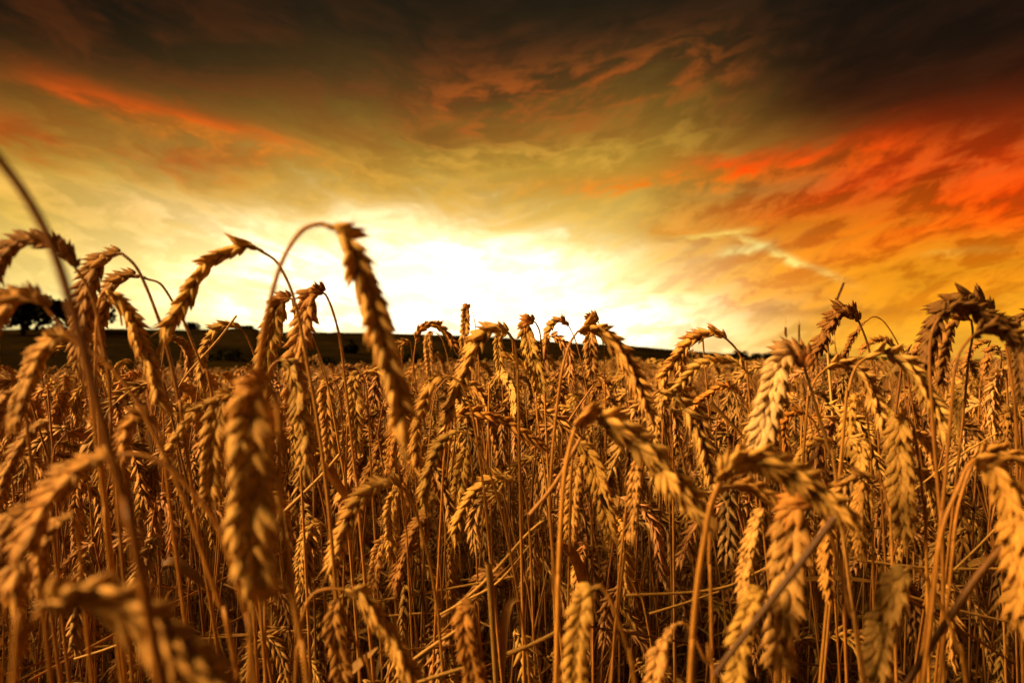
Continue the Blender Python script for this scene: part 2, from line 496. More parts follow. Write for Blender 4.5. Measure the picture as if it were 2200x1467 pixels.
def stem_mesh(p, r0, r1, seed, nodes=True):
    g = np.random.default_rng(seed)
    s = arclen(p)
    r = np.interp(s, [0, .10, .40, 1.2], [r0, r0 * 1.15, (r0 + r1) / 2, r1])
    tint = np.ones(len(p))
    if nodes:
        for at in (g.uniform(.26, .36), g.uniform(.5, .62)):
            r = r * (1 + .32 * np.exp(-((s - at) / .004) ** 2))
            tint = tint * (1 - .45 * np.exp(-((s - at) / .004) ** 2))
    v, f = tube(p, r, 8)
    c = STRAW[None] * (tint[:, None] * np.array((.78, .64, .48))[None] * g.uniform(.82, 1.08))
    c = np.repeat(c, 8, axis=0)
    return make_mesh('stem', v, f, c, M_STEM)

def ground_z(x, y):
    d = math.hypot(x, y)
    left = min(1, max(0, (0.1 - x / max(d, .01)) / .5))
    return -max(0.0, d - 3.0) * (0.003 + 0.016 * left)

# ------------------------------------------------------------------ ground and hills
def build_ground():
    rad = np.concatenate([[0.0], np.geomspace(.5, 900, 46)])
    na = 72
    V = [(0, 0, 0)]; Fc = []
    for r in rad[1:]:
        for k in range(na):
            a = 2 * math.pi * k / na
            x, y = r * math.sin(a), r * math.cos(a)
            z = ground_z(x, y) if r < 60 else ground_z(x * 60 / r, y * 60 / r) - 2.0 * min(1, (r - 60) / 60)
            V.append((x, y, z + .01 * math.sin(x * 9) * math.cos(y * 7) * min(1, r)))
    for k in range(na):
        Fc.append((0, 1 + (k + 1) % na, 1 + k))
    for i in range(len(rad) - 2):
        for k in range(na):
            a = 1 + i * na + k; b = 1 + i * na + (k + 1) % na
            Fc.append((a, b, b + na, a + na))
    o = link('ground', make_mesh('ground', V, Fc, None, M_SOIL))
    o['kind'] = 'structure'
build_ground()

def build_hill():
    prof = [(-600, 708), (-200, 708), (0, 707), (130, 706), (240, 706), (400, 709), (500, 705), (550, 705), (556, 713), (700, 713), (830, 715), (1050, 722),
            (1200, 734), (1350, 742), (1500, 755), (1620, 765), (1750, 768), (1900, 766), (2050, 772), (2300, 770), (2900, 770)]
    ax = np.array([azel(x, 770)[0] for x, _ in prof]); ex = np.array([azel(x, y)[1] for x, y in prof])
    D = 260.0
    radii = [75, 90, 110, 135, 165, 200, 235, 260, 300, 360]
    azs = np.linspace(-58, 58, 233)
    g = np.random.default_rng(3)
    V = []; Fc = []
    crest = np.interp(azs, ax, ex)
    nn = len(azs)
    for r in radii:
        u = min(1, max(0, (r - 75) / (D - 75)))
        sm = u ** 1.15
        for a, e in zip(azs, crest):
            top = CAMZ + math.tan(R(e)) * D
            base = -3.2
            h = base + (top - base) * sm if r <= D else top - (r - D) * .06
            h += .25 * math.sin(a * 1.3 + r * .05) * (0 if abs(r - D) < 1 else 1) + (g.normal(0, .05))
            V.append((r * math.sin(R(a)), r * math.cos(R(a)), h))
    for i in range(len(radii) - 1):
        for k in range(nn - 1):
            a = i * nn + k
            Fc.append((a, a + 1, a + nn + 1, a + nn))
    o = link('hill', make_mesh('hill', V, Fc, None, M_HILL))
    o['kind'] = 'structure'
build_hill()

def leaf_cloud(n, rx, ry, rz, leaf, seed, lobes=11):
    g = np.random.default_rng(seed)
    cs = [(g.uniform(-.55, .55) * rx, g.uniform(-.55, .55) * ry, g.uniform(-.7, .6) * rz, g.uniform(.38, .6)) for _ in range(lobes)]
    V = np.zeros((n * 4, 3)); 
    for i in range(n):
        c = cs[g.integers(lobes)]
        d = unit(g.normal(0, 1, 3)) * g.uniform(.35, 1.0) ** .5
        p = np.array((c[0] + d[0] * rx * c[3], c[1] + d[1] * ry * c[3], c[2] + d[2] * rz * c[3]))
        a = unit(g.normal(0, 1, 3)); b = unit(np.cross(a, g.normal(0, 1, 3)))
        s = leaf * g.uniform(.6, 1.4)
        V[i * 4:i * 4 + 4] = (p - a * s - b * s * .6, p + a * s - b * s * .6, p + a * s + b * s * .6, p - a * s + b * s * .6)
    return V, np.arange(n * 4).reshape(-1, 4)

def tree(name, px, py_base, py_top, wpx, dist, label, cat, seed, group=None):
    b = P(px, py_base, dist); h = (py_base - py_top) / F * dist; rx = wpx / 2 / F * dist
    root = link(name, None); root.location = tuple(b); root.empty_display_size = .2
    thing(root, label, cat, group)
    pts = np.array([(0, 0, -1.2), (0, 0, h * .25), (rx * .06, 0, h * .5), (0, .05 * rx, h * .72)])
    v, f = tube(catmull(pts, 8), np.linspace(h * .06, h * .02, 8), 7)
    link('trunk', make_mesh('trunk', v, f, None, M_BARK), root)
    v, f = leaf_cloud(1100, rx, rx * .9, h * .5, max(h, rx) * .055, seed)
    v = v + np.array((0, 0, h * .52))
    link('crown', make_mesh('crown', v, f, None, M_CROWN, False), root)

tree('tree', 50, 712, 616, 210, 180, 'broad dark tree on the hilltop behind the blurred stalks at the edge', 'tree', 1)
tree('tree', 170, 714, 642, 150, 200, 'low spreading dark tree on the hilltop beside the broad dark tree', 'tree', 2)
tree('tree', 413, 714, 690, 34, 240, 'small round tree standing alone on the dark hill crest', 'tree', 3)
tree('bush', 522, 712, 699, 52, 240, 'flat topped dark bush on the crest where the skyline steps down', 'bush', 4)
tree('tree', 748, 778, 728, 40, 150, 'round dark tree low on the dark hillside beside the slim curved stalk', 'tree', 31)
tree('bush', 470, 792, 752, 110, 120, 'wide dark bush at the foot of the hill under the leaning straw', 'bush', 32)
tree('bush', 600, 792, 764, 90, 120, 'dark bush at the hill foot behind the crossing stalks', 'bush', 33)
tree('bush', 690, 794, 768, 80, 125, 'dark bush at the hill foot just before the round dark tree', 'bush', 34)
tree('bush', 860, 790, 758, 100, 130, 'dark bush at the hill foot behind the tallest ear', 'bush', 35)
tree('bush', 1010, 786, 762, 90, 140, 'dark bush at the hill foot below the lone red topped ear', 'bush', 36)
for i, (x, w, top) in enumerate([(1568, 20, 757), (1590, 34, 753), (1625, 26, 758), (1652, 40, 756), (1692, 30, 759), (1725, 26, 763), (1790, 44, 757)]):
    lab = ['small dark round bush at the hill end of the distant hedge row', 'tallest dark bush of the distant hedge row',
           'narrow dark bush just past the tallest one of the distant hedge row', 'widest dark bush in the middle of the distant hedge row',
           'dark bush beside the widest one in the distant hedge row', 'lowest dark bush closing the distant hedge row',
           'dark bush standing apart on the horizon below the bowed ears'][i]
    tree('bush', x, 776, top, w, 210, lab, 'bush', 20 + i, 'dark bushes along the horizon')

# ------------------------------------------------------------------ wheat plants that can be told apart
CAMP = np.array((0, 0, CAMZ))
GROUP = 'ripe wheat plants of the field'
HEROES = []
def hero(d, ear, stem, roll, label, dt=0.0, tint=None, sparse=0, wide=False, tops=None, r=1.0, leaf=False, n=None, ds=0.0):
    k = len(HEROES); HEROES.append(label)
    g = np.random.default_rng(500 + k)
    ne, ns = len(ear), len(stem)
    ep = np.array([P(x, y, d + dt * i / (ne - 1)) for i, (x, y) in enumerate(ear)])
    wig = g.normal(0, .0012, ne); wig[0] = 0
    ep[:, 1] += wig
    p = catmull(ep, 40)
    L = arclen(p)[-1]
    sp_ = [np.array(ear[0], float)] + [np.array(s, float) for s in stem]
    s3 = [P(q[0], q[1], d + ds * i / max(1, ns)) for i, q in enumerate(sp_)]
    s3 = [s3[0]] + [q for i, q in enumerate(s3[1:]) if np.linalg.norm(q - s3[0]) > .004]
    last = s3[-1]; dirn = unit(s3[-1] - s3[-2])
    h = last[2]
    sl = np.clip(dirn[:2] / max(.25, -dirn[2]), -.22, .22)
    if last[2] > .05:
        s3.append(np.array((last[0] + sl[0] * h * .35, last[1] + sl[1] * h * .35 + .02, h * .55)))
        s3.append(np.array((last[0] + sl[0] * h * .55, last[1] + sl[1] * h * .55 + .03, -.01)))
    s3 = np.array(s3)
    origin = s3[-1] * np.array((1, 1, 0))
    root = link('wheat_plant', None); root.location = tuple(origin); root.empty_display_size = .03
    thing(root, label, 'wheat', GROUP)
    size = min(1.22, max(.72, L / .094)) * 1.0
    fine = catmull(s3, 300); uu = np.linspace(0, 1, 84) ** 1.6 * 299
    st = np.stack([np.interp(uu, np.arange(300), fine[:, a]) for a in range(3)], 1)
    so = link('stem', stem_mesh(st - origin, .00105 * r * size ** .5, .0019 * r, 900 + k), root)
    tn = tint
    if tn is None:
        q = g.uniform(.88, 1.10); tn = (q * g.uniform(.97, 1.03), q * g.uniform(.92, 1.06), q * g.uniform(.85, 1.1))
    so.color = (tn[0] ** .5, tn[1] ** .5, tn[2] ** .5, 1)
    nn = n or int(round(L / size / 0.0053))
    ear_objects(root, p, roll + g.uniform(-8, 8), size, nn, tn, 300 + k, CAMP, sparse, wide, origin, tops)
    if leaf:
        i = int(g.integers(50, 66)); b = st[i] - origin
        a = g.uniform(0, 6.28); o = np.array((math.cos(a), math.sin(a), 0)) * g.uniform(.04, .09)
        lp = catmull(np.array([b, b + o * .4 + (0, 0, .05), b + o + (0, 0, .03), b + o * 1.5 - (0, 0, .06)]), 12)
        v, f = ribbon(lp, np.interp(np.linspace(0, 1, 12), [0, .3, 1], [.0015, .004, .0004]), np.array((.2, .3, 1)))
        link('leaf', make_mesh('leaf', v, f, STRAW * .8, M_LEAF), root)
    return root

PALE = (1.0, 1.18, 2.1); RED = (.62, .40, .32); BROWN = (.72, .60, .55); ORANGE = (1.0, .82, .6); SILHOUETTE = (.32, .27, .25)  # the darkest tint paints backlit shade into ears against the sky
# --- against the sky, left part of the photograph
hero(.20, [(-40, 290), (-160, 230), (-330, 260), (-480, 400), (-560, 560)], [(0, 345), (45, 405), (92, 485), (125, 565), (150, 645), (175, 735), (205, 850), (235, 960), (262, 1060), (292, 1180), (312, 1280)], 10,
     'thick out of focus stalk slanting down from the picture edge, its ear outside the frame', r=1.25, tint=(.30, .22, .18))  # dark tint makes the stalk look backlit
hero(.42, [(163, 578), (140, 540), (108, 522), (68, 514), (30, 526), (0, 560), (-20, 605)], [(185, 610), (205, 660), (218, 730), (232, 800), (240, 900), (246, 1000)], 25,
     'dark ear arching at the picture edge crossed by the thick slanting stalk', tint=(.55, .48, .44))  # silhouette against the sky put into the tint
hero(.52, [(262, 545), (235, 548), (205, 575), (190, 620), (181, 680), (176, 740), (178, 800)], [(290, 570), (312, 612), (335, 670), (352, 720), (372, 800), (388, 880), (400, 960)], 35,
     'tall ear curling over its own stalk above the broad dark hilltop tree', tint=(.62, .55, .5))  # tint lowered so the ear reads as backlit
hero(.58, [(318, 600), (292, 592), (264, 597), (240, 615), (223, 650), (213, 700), (209, 750)], [(345, 610), (372, 650), (395, 690), (415, 740), (440, 805), (462, 880)], 30,
     'dark ear with bare bracts at its neck, tucked under the taller curled ear', sparse=2, tint=(.62, .54, .48))  # backlit look painted by the darker tint
hero(.50, [(228, 622), (250, 640), (272, 670), (292, 710), (310, 755), (325, 800), (340, 850), (348, 872)], [(215, 640), (208, 690), (206, 760), (208, 850), (215, 950), (225, 1060)], 12,
     'plump ear hanging in two neat rows beside the dark hill edge')
hero(.50, [(572, 546), (537, 528), (497, 540), (461, 560), (431, 590), (406, 630), (386, 665), (366, 700), (352, 718)], [(592, 560), (611, 590), (628, 630), (641, 680), (653, 740), (664, 800), (675, 860), (686, 930), (697, 1010), (706, 1090), (714, 1180)], 8,
     'long ear bowed toward the edge, its stalk crossing the tallest stalk', sparse=2)
hero(.325, [(690, 481), (720, 492), (747, 523), (767, 568), (784, 610), (802, 660), (819, 715), (836, 775), (851, 830), (862, 880), (868, 906)], [(660, 487), (635, 510), (611, 550), (595, 592), (582, 640), (570, 690), (560, 745), (553, 805), (547, 900), (543, 1000)], 4,
     'tallest ear of all, hooked over and hanging against the white glow', sparse=1, n=21)
hero(.34, [(100, 662), (72, 640), (35, 638), (0, 662), (-25, 712), (-40, 770)], [(125, 692), (162, 735), (200, 757), (240, 790), (290, 855), (330, 930), (366, 1005), (402, 1090), (442, 1210), (482, 1330), (506, 1430)], 40,
     'blurred ear cut by the picture edge on a stalk sweeping down across the others', tint=(.85, .78, .7))
hero(.37, [(170, 742), (142, 724), (106, 735), (80, 765), (60, 810), (45, 860), (38, 905)], [(186, 800), (200, 900), (214, 1000), (226, 1100), (236, 1220)], 35,
     'blurred ear with pale kernels hanging beneath the edge cut one', tint=(.9, .86, .8))
hero(.30, [(245, 980), (212, 986), (172, 1004), (132, 1042), (97, 1092), (64, 1150), (40, 1215), (24, 1280)], [(290, 975), (330, 985), (376, 1015), (422, 1066), (462, 1118), (490, 1190), (515, 1270), (535, 1350), (548, 1467)], 30,
     'big blurred drooping ear on a hooked stalk low beside the thick stalk', tint=(.9, .8, .7))
hero(.46, [(95, 905), (66, 930), (38, 968), (14, 1020), (0, 1080)], [(104, 930), (106, 1010), (112, 1100), (120, 1200)], 30,
     'soft blurred ear at the edge above the big blurred drooping ear', tint=(.75, .68, .62))
hero(.215, [(92, 1310), (165, 1278), (250, 1300), (330, 1350), (402, 1412), (472, 1484), (540, 1560)], [(60, 1350), (38, 1420), (28, 1500)], 30,
     'nearest ear, very blurred, lying across the bottom corner', wide=True)
hero(.29, [(580, 832), (560, 823), (543, 840), (536, 885), (540, 940), (543, 1005), (541, 1075), (544, 1145), (551, 1210), (560, 1252)], [(593, 855), (600, 910), (600, 1000), (604, 1100), (630, 1280), (655, 1420), (666, 1500)], 82,
     'large soft focused ear hanging straight down under the tallest stalk', wide=True, tops=(.95, .8, .62), r=1.15, tint=(1.08, 1.1, 1.1))
hero(.50, [(503, 846), (483, 850), (469, 880), (462, 930), (457, 980), (452, 1030), (450, 1078)], [(517, 860), (530, 905), (540, 1000), (546, 1100), (552, 1200)], 80,
     'fan spread ear half hidden beside the large soft focused ear', wide=True)
hero(.52, [(488, 850), (465, 858), (436, 873), (408, 897), (385, 930), (362, 972)], [(508, 856), (520, 890), (526, 970), (530, 1060)], 10,
     'loose ear with long separate kernels reaching sideways from the large soft ear', n=13)
hero(.33, [(62, 1092), (32, 1108), (6, 1150), (-10, 1210), (-16, 1272)], [(76, 1112), (84, 1180), (92, 1290)], 35, 'blurred shaded ear low at the edge just above the nearest ear', tint=(.7, .62, .55))  # its shade is put into the tint
hero(.37, [(158, 1112), (128, 1122), (100, 1158), (84, 1210), (78, 1262)], [(168, 1145), (176, 1230), (184, 1330)], 30, 'blurred shaded ear tucked between the hooked stalk and the nearest ear', tint=(.75, .66, .58))  # tint darkened for the shade
hero(.44, [(38, 838), (14, 850), (-8, 890), (-20, 940), (-24, 990)], [(50, 860), (60, 930), (70, 1020)], 25, 'blurred ear cut by the edge under the pale kernelled one', tint=(.7, .62, .55))
hero(.42, [(332, 912), (308, 892), (283, 904), (268, 938), (264, 985)], [(346, 935), (356, 1010), (368, 1110)], 40, 'short rounded blurred ear behind the hooked stalk', tint=(.95, .82, .65))
# --- group in front of the hill
hero(.66, [(628, 643), (612, 640), (599, 655), (590, 690), (582, 722), (575, 755), (568, 792), (562, 835)], [(633, 680), (634, 740), (637, 800), (640, 880)], 75,
     'fan spread ear between the two crossing stalks', tops=(.6, .42, .35), wide=True)
hero(.60, [(699, 632), (681, 625), (663, 643), (655, 680), (646, 720), (637, 760), (629, 800), (622, 842)], [(706, 645), (716, 672), (727, 712), (735, 760), (740, 805), (746, 855), (753, 920), (759, 980), (766, 1040), (772, 1110)], 65,
     'stout ear nodding from a slim curved stalk beside the two crossing stalks', tops=(.6, .42, .35), wide=True)
hero(.86, [(518, 706), (495, 698), (470, 706), (451, 725), (440, 755), (433, 790), (430, 822)], [(531, 726), (545, 760), (553, 792), (560, 850)], 15,
     'ear bent over in front of the dark hill with a straw leaning across it')
hero(.56, [(600, 774), (621, 781), (635, 806), (641, 840), (647, 880), (652, 920), (655, 960), (656, 1004)], [(584, 786), (576, 810), (572, 870), (570, 950)], 45,
     'full ear hanging just behind the large soft focused ear')
hero(.72, [(668, 715), (656, 716), (646, 742), (640, 780), (634, 820)], [(676, 735), (690, 772), (705, 832), (718, 900), (728, 960), (739, 1022), (745, 1100)], 60,
     'ear hidden behind the stout nodding one on a leaning stalk', leaf=True)
hero(.76, [(716, 818), (703, 823), (700, 860), (704, 900), (708, 940), (711, 985)], [(727, 838), (735, 900), (740, 980)], 82, 'fan spread ear standing below the dark hill among upright stalks', wide=True)
hero(.80, [(774, 800), (762, 812), (762, 845), (764, 880), (766, 915), (769, 955)], [(786, 826), (792, 900), (796, 980)], 80, 'fan spread ear just beside the slim curved stalk', wide=True)
hero(.80, [(788, 798), (812, 800), (832, 815), (845, 845), (856, 880), (866, 915), (871, 945)], [(768, 812), (754, 838), (748, 890), (745, 960)], 15, 'ear arching behind the tip of the tallest ear')
hero(.84, [(836, 936), (816, 948), (803, 985), (791, 1013), (776, 1042)], [(845, 950), (855, 1000), (862, 1060)], 35, 'reddish brown small ear below the tip of the tallest ear', tint=BROWN)
hero(.80, [(873, 914), (853, 916), (843, 950), (838, 988), (834, 1010)], [(884, 925), (890, 980), (894, 1050)], 50, 'short orange ear just under the tip of the tallest ear', tint=ORANGE)
# --- centre, near the glow
hero(1.18, [(893, 738), (900, 713), (922, 698), (945, 703), (962, 722), (977, 742)], [(889, 770), (886, 820), (884, 880)], 20, 'small arched ear on the skyline beside the tallest ear', tint=ORANGE)
hero(1.28, [(930, 712), (921, 722), (920, 748), (922, 778), (924, 800)], [(946, 722), (957, 750), (966, 788), (972, 830)], 80, 'small fan spread ear under the arched one on the skyline', wide=True)
hero(1.25, [(1012, 661), (1003, 659), (1000, 680), (999, 705), (997, 730), (995, 750)], [(1019, 686), (1023, 716), (1027, 760), (1030, 820)], 82, 'small ear with a dark red top standing alone against the white glow', tops=RED, wide=True)
hero(.63, [(1094, 716), (1068, 704), (1042, 714), (1021, 740), (1006, 775), (993, 805), (981, 840), (970, 870), (960, 893)], [(1106, 740), (1112, 800), (1114, 880)], 22, 'broad golden ear leaning down toward the tallest ear under the glow', wide=True)
hero(1.0, [(1090, 716), (1074, 722), (1071, 750), (1074, 782), (1078, 815)], [(1100, 735), (1104, 790)], 80, 'fan spread ear peeping from behind the broad golden ear')
hero(.74, [(1150, 692), (1134, 688), (1130, 708), (1139, 742), (1150, 776), (1158, 806), (1163, 835)], [(1160, 715), (1166, 780), (1170, 850)], 70, 'ear with a reddish crown right below the brightest sky', tops=(.75, .5, .35), wide=True)
hero(1.02, [(1223, 702), (1208, 688), (1190, 692), (1178, 712), (1172, 737), (1168, 764)], [(1236, 730), (1246, 765), (1254, 800), (1263, 850), (1271, 905)], 30, 'slender bowed ear on a thin stalk just beside the reddish crowned ear', tops=(.75, .5, .35))
hero(1.0, [(1286, 692), (1273, 681), (1268, 702), (1268, 732), (1270, 765), (1272, 803)], [(1294, 720), (1298, 780), (1300, 840)], 82, 'ear with a deep red cap behind the glowing curved ear', tops=RED, wide=True)
hero(.57, [(1240, 713), (1263, 704), (1291, 712), (1316, 736), (1340, 766), (1358, 800), (1373, 836), (1385, 866), (1391, 888)], [(1226, 735), (1211, 780), (1201, 840), (1194, 900), (1188, 960), (1184, 1020), (1181, 1100), (1190, 1210), (1196, 1320)], 18, 'glowing curved ear at the centre on a tall pale stalk', wide=True)
hero(.70, [(1152, 852), (1146, 818), (1131, 792), (1110, 775), (1086, 765)], [(1155, 900), (1163, 960), (1171, 1020), (1179, 1090), (1188, 1180)], 15, 'half raised ear leaning from a straight stalk at the centre')
hero(.62, [(968, 809), (950, 812), (930, 825), (915, 851), (905, 882), (897, 920), (893, 960), (896, 1002)], [(990, 824), (1010, 872), (1022, 930), (1031, 990), (1038, 1045), (1046, 1120)], 12, 'long two rowed ear hanging just past the tip of the tallest ear', sparse=1)
hero(.70, [(972, 894), (1005, 885), (1041, 891), (1081, 906), (1121, 930), (1162, 960)], [(962, 920), (955, 980), (950, 1055)], 10, 'ear stretched almost flat across the middle of the crop', tint=ORANGE)
hero(.60, [(986, 926), (965, 935), (945, 956), (930, 986), (920, 1016), (912, 1050), (908, 1086)], [(1006, 932), (1027, 962), (1046, 1000), (1062, 1045), (1077, 1100), (1093, 1170), (1106, 1240), (1118, 1310), (1132, 1400), (1138, 1467)], 18, 'two rowed ear on a bright hooked stalk below the flat stretched ear')
hero(.55, [(862, 1046), (845, 1038), (815, 1042), (786, 1058), (761, 1085), (743, 1120), (729, 1160), (719, 1200), (712, 1232)], [(877, 1062), (891, 1092), (906, 1140), (919, 1190), (931, 1250), (940, 1310), (948, 1400)], 20, 'pale two rowed ear bowing low with a stalk bent behind it', tint=(1.05, 1.05, 1.05))
hero(.74, [(857, 1052), (845, 1068), (839, 1100), (840, 1140), (842, 1190)], [(868, 1075), (874, 1150), (878, 1240)], 82, 'fan spread ear hanging behind the pale bowing ear', wide=True)
hero(.80, [(833, 1150), (817, 1172), (809, 1202), (803, 1240), (798, 1282)], [(842, 1180), (848, 1260)], 80, 'lower fan spread ear with its tip above the crossing straws', wide=True)
hero(.80, [(927, 1106), (906, 1114), (886, 1140), (870, 1180), (857, 1222), (845, 1264)], [(938, 1125), (944, 1200), (950, 1290)], 50, 'dull brown ear slanting down to the crossing straws', tint=BROWN)
hero(.72, [(1106, 1032), (1076, 1025), (1041, 1038), (1016, 1060), (996, 1090), (983, 1120), (975, 1152)], [(1121, 1042), (1131, 1080), (1138, 1150), (1142, 1240)], 25, 'ear arching low at the centre above a tangle of straws')
hero(.80, [(1002, 962), (993, 1000), (985, 1052), (976, 1110)], [(1012, 985), (1018, 1060), (1022, 1150)], 80, 'fan spread ear beside the bright hooked stalk', wide=True)
hero(.73, [(690, 1122), (670, 1127), (656, 1150), (649, 1190), (646, 1225), (649, 1254)], [(703, 1135), (710, 1175), (716, 1250)], 50, 'short stubby ear low beside the large soft ear stalk')
hero(.42, [(737, 1266), (766, 1275), (791, 1301), (816, 1336), (839, 1371), (861, 1411), (881, 1450), (893, 1486)], [(702, 1265), (671, 1278), (651, 1322), (640, 1400), (634, 1480)], 22, 'near ear curving down to the bottom edge beside the crossing straws')
hero(.45, [(728, 1286), (720, 1312), (722, 1352), (730, 1402), (738, 1452), (743, 1495)], [(745, 1332), (766, 1384), (786, 1434), (802, 1484)], 70, 'shaded ear hanging behind its own slanting stalk at the bottom', tint=(.7, .6, .5), wide=True)  # darker tint paints its shade
hero(.42, [(1016, 1302), (1001, 1306), (998, 1340), (1005, 1392), (1015, 1440), (1023, 1492)], [(1023, 1332), (1031, 1382), (1039, 1442), (1044, 1502)], 75, 'shaded ear with its stalk running down its front at the bottom', tint=(.8, .65, .5), wide=True)  # shade painted in by the tint
hero(.37, [(1290, 1257), (1272, 1264), (1255, 1290), (1245, 1332), (1239, 1382), (1236, 1432), (1239, 1492)], [(1307, 1280), (1324, 1322), (1341, 1372), (1356, 1432), (1367, 1492)], 78, 'near fat ear hanging alone at the bottom centre', wide=True, sparse=1)
hero(.40, [(1467, 1337), (1446, 1345), (1430, 1370), (1420, 1402), (1412, 1442), (1408, 1494)], [(1487, 1352), (1502, 1390), (1522, 1432), (1538, 1472)], 70, 'thin ear with bare knotted neck at the bottom edge', sparse=6)
hero(.41, [(1235, 920), (1251, 901), (1286, 900), (1321, 914), (1352, 936), (1387, 966), (1421, 1001), (1452, 1036), (1481, 1071), (1506, 1108)], [(1222, 970), (1213, 1020), (1207, 1090), (1203, 1165), (1200, 1250), (1198, 1335)], 28, 'large ear sloping down across the middle on a stout stalk', wide=True, tops=(.98, .85, .7), r=1.2, tint=(1.08, 1.1, 1.1))
e48 = hero(.62, [(1240, 951), (1258, 965), (1275, 1000), (1288, 1040), (1298, 1080), (1306, 1120), (1312, 1152)], [(1230, 985), (1226, 1060), (1224, 1160)], 70, 'fan spread ear carrying one dark purple kernel under the large sloping ear', wide=True)
hero(.70, [(1256, 986), (1241, 1000), (1233, 1042), (1228, 1092), (1225, 1152)], [(1266, 1010), (1270, 1090), (1272, 1190)], 75, 'fan spread ear close behind the stout stalk of the large sloping ear', wide=True)
hero(.58, [(1371, 987), (1366, 1010), (1363, 1060), (1358, 1110), (1355, 1147)], [(1359, 1002), (1349, 1062), (1341, 1130), (1329, 1250), (1319, 1380), (1313, 1482)], 60, 'ear hanging beneath the large sloping ear with long hairs at its tip')
hero(.70, [(1292, 1173), (1271, 1175), (1251, 1190), (1241, 1215), (1235, 1246)], [(1312, 1187), (1336, 1216), (1356, 1246), (1372, 1282), (1392, 1345)], 20, 'sparse little ear on a thin hooked stalk above the near fat ear', sparse=4)
# --- right of the centre
hero(.62, [(1415, 839), (1441, 845), (1466, 870), (1486, 905), (1501, 941), (1513, 981), (1523, 1021), (1529, 1044)], [(1399, 855), (1383, 890), (1373, 922), (1366, 980)], 20, 'long ear with pointed kernels rising behind the large sloping ear')
hero(.74, [(1432, 845), (1416, 868), (1408, 900), (1405, 941), (1411, 984)], [(1440, 870), (1444, 940), (1446, 1020)], 70, 'ear hanging between the long pointed one and the large sloping one', wide=True)
hero(.62, [(1599, 793), (1590, 783), (1566, 774), (1536, 775), (1506, 785), (1481, 805), (1461, 826), (1450, 848)], [(1613, 812), (1623, 838), (1630, 868), (1638, 930)], 15, 'smooth golden ear arching to the glow below the bowed skyline ear')
hero(.70, [(1563, 730), (1541, 715), (1511, 718), (1486, 730), (1466, 750), (1448, 775), (1431, 800), (1420, 822)], [(1579, 746), (1591, 766), (1602, 794), (1610, 850)], 25, 'bowed ear on the skyline above the end of the dark hill')
hero(.90, [(1592, 850), (1576, 832), (1551, 830), (1526, 845), (1503, 861), (1489, 874)], [(1602, 867), (1610, 894), (1616, 950)], 20, 'orange ear curled beneath the smooth golden one', tint=ORANGE)
hero(.50, [(1730, 794), (1726, 771), (1706, 757), (1686, 765), (1673, 790), (1665, 820), (1658, 850), (1650, 881), (1641, 912), (1633, 946), (1628, 984)], [(1741, 832), (1756, 882), (1771, 932), (1787, 988), (1800, 1060)], 72, 'pale bleached ear with a rusty top hanging in mid field', tint=PALE, tops=(.55, .38, .32), wide=True)
hero(.62, [(1657, 830), (1641, 850), (1628, 881), (1618, 921), (1610, 961), (1605, 1004)], [(1668, 850), (1674, 920), (1678, 1000)], 30, 'golden ear hanging alongside the pale bleached one')
hero(.74, [(1846, 692), (1829, 670), (1806, 667), (1789, 684), (1775, 710), (1762, 736), (1749, 760), (1740, 783)], [(1856, 716), (1866, 746), (1876, 790), (1882, 850)], 50, 'dark ear arched against the orange sky below the grass seed head', tint=(.46, .36, .33), wide=True)  # tint darkened as if backlit by the sky
hero(1.0, [(1863, 689), (1849, 698), (1838, 715), (1828, 736), (1818, 756), (1809, 774)], [(1877, 680), (1896, 688), (1913, 710), (1928, 736), (1939, 762), (1950, 805)], 20, 'slim dark ear on a long hooked stalk beside the arched dark ear', tint=(.46, .36, .33), sparse=2)  # backlit darkness put into the tint
hero(1.3, [(1926, 748), (1906, 730), (1881, 732), (1861, 742), (1850, 755)], [(1936, 768), (1941, 805)], 20, 'small far ear curled under the long hooked stalk', tint=BROWN)
hero(.55, [(1858, 770), (1881, 758), (1911, 759), (1939, 775), (1961, 800), (1983, 830), (2004, 860), (2018, 896), (2024, 932)], [(1841, 785), (1830, 811), (1823, 841), (1817, 867), (1812, 930)], 22, 'bold ear of wide open kernels curving down past upright stalks', wide=True)
hero(.62, [(1775, 791), (1800, 777), (1828, 785), (1852, 808), (1870, 835), (1882, 866), (1890, 896), (1893, 928)], [(1752, 815), (1741, 845), (1734, 876), (1730, 930)], 18, 'curving ear just before the bold one of wide open kernels', wide=True)
hero(.48, [(2018, 682), (2045, 662), (2076, 662), (2111, 675), (2141, 686), (2164, 698)], [(2005, 706), (1998, 746), (1998, 800), (2002, 870), (2006, 940), (2013, 1020), (2021, 1120), (2026, 1220)], 35, 'near dark ear folding over at the top of an upright stalk', tint=SILHOUETTE, wide=True, r=1.15)
hero(.62, [(2137, 672), (2111, 645), (2076, 637), (2046, 645), (2023, 665), (2008, 696), (1998, 731), (1990, 766), (1985, 793)], [(2152, 695), (2166, 742), (2176, 805), (2182, 880)], 25, 'highest dark ear making a full arch against the red clouds', tint=SILHOUETTE)
hero(.64, [(2087, 688), (2063, 682), (2043, 704), (2032, 735), (2023, 766), (2018, 800), (2015, 832)], [(2090, 720), (2080, 780), (2074, 850)], 20, 'dark ear hanging inside the full arch', tint=(.6, .5, .45))  # tint partly darkened as a silhouette
hero(1.1, [(2003, 735), (1986, 730), (1971, 745), (1961, 768), (1956, 786)], [(2008, 760), (2010, 820)], 20, 'small dark far ear peeping past the full arch', tint=BROWN)
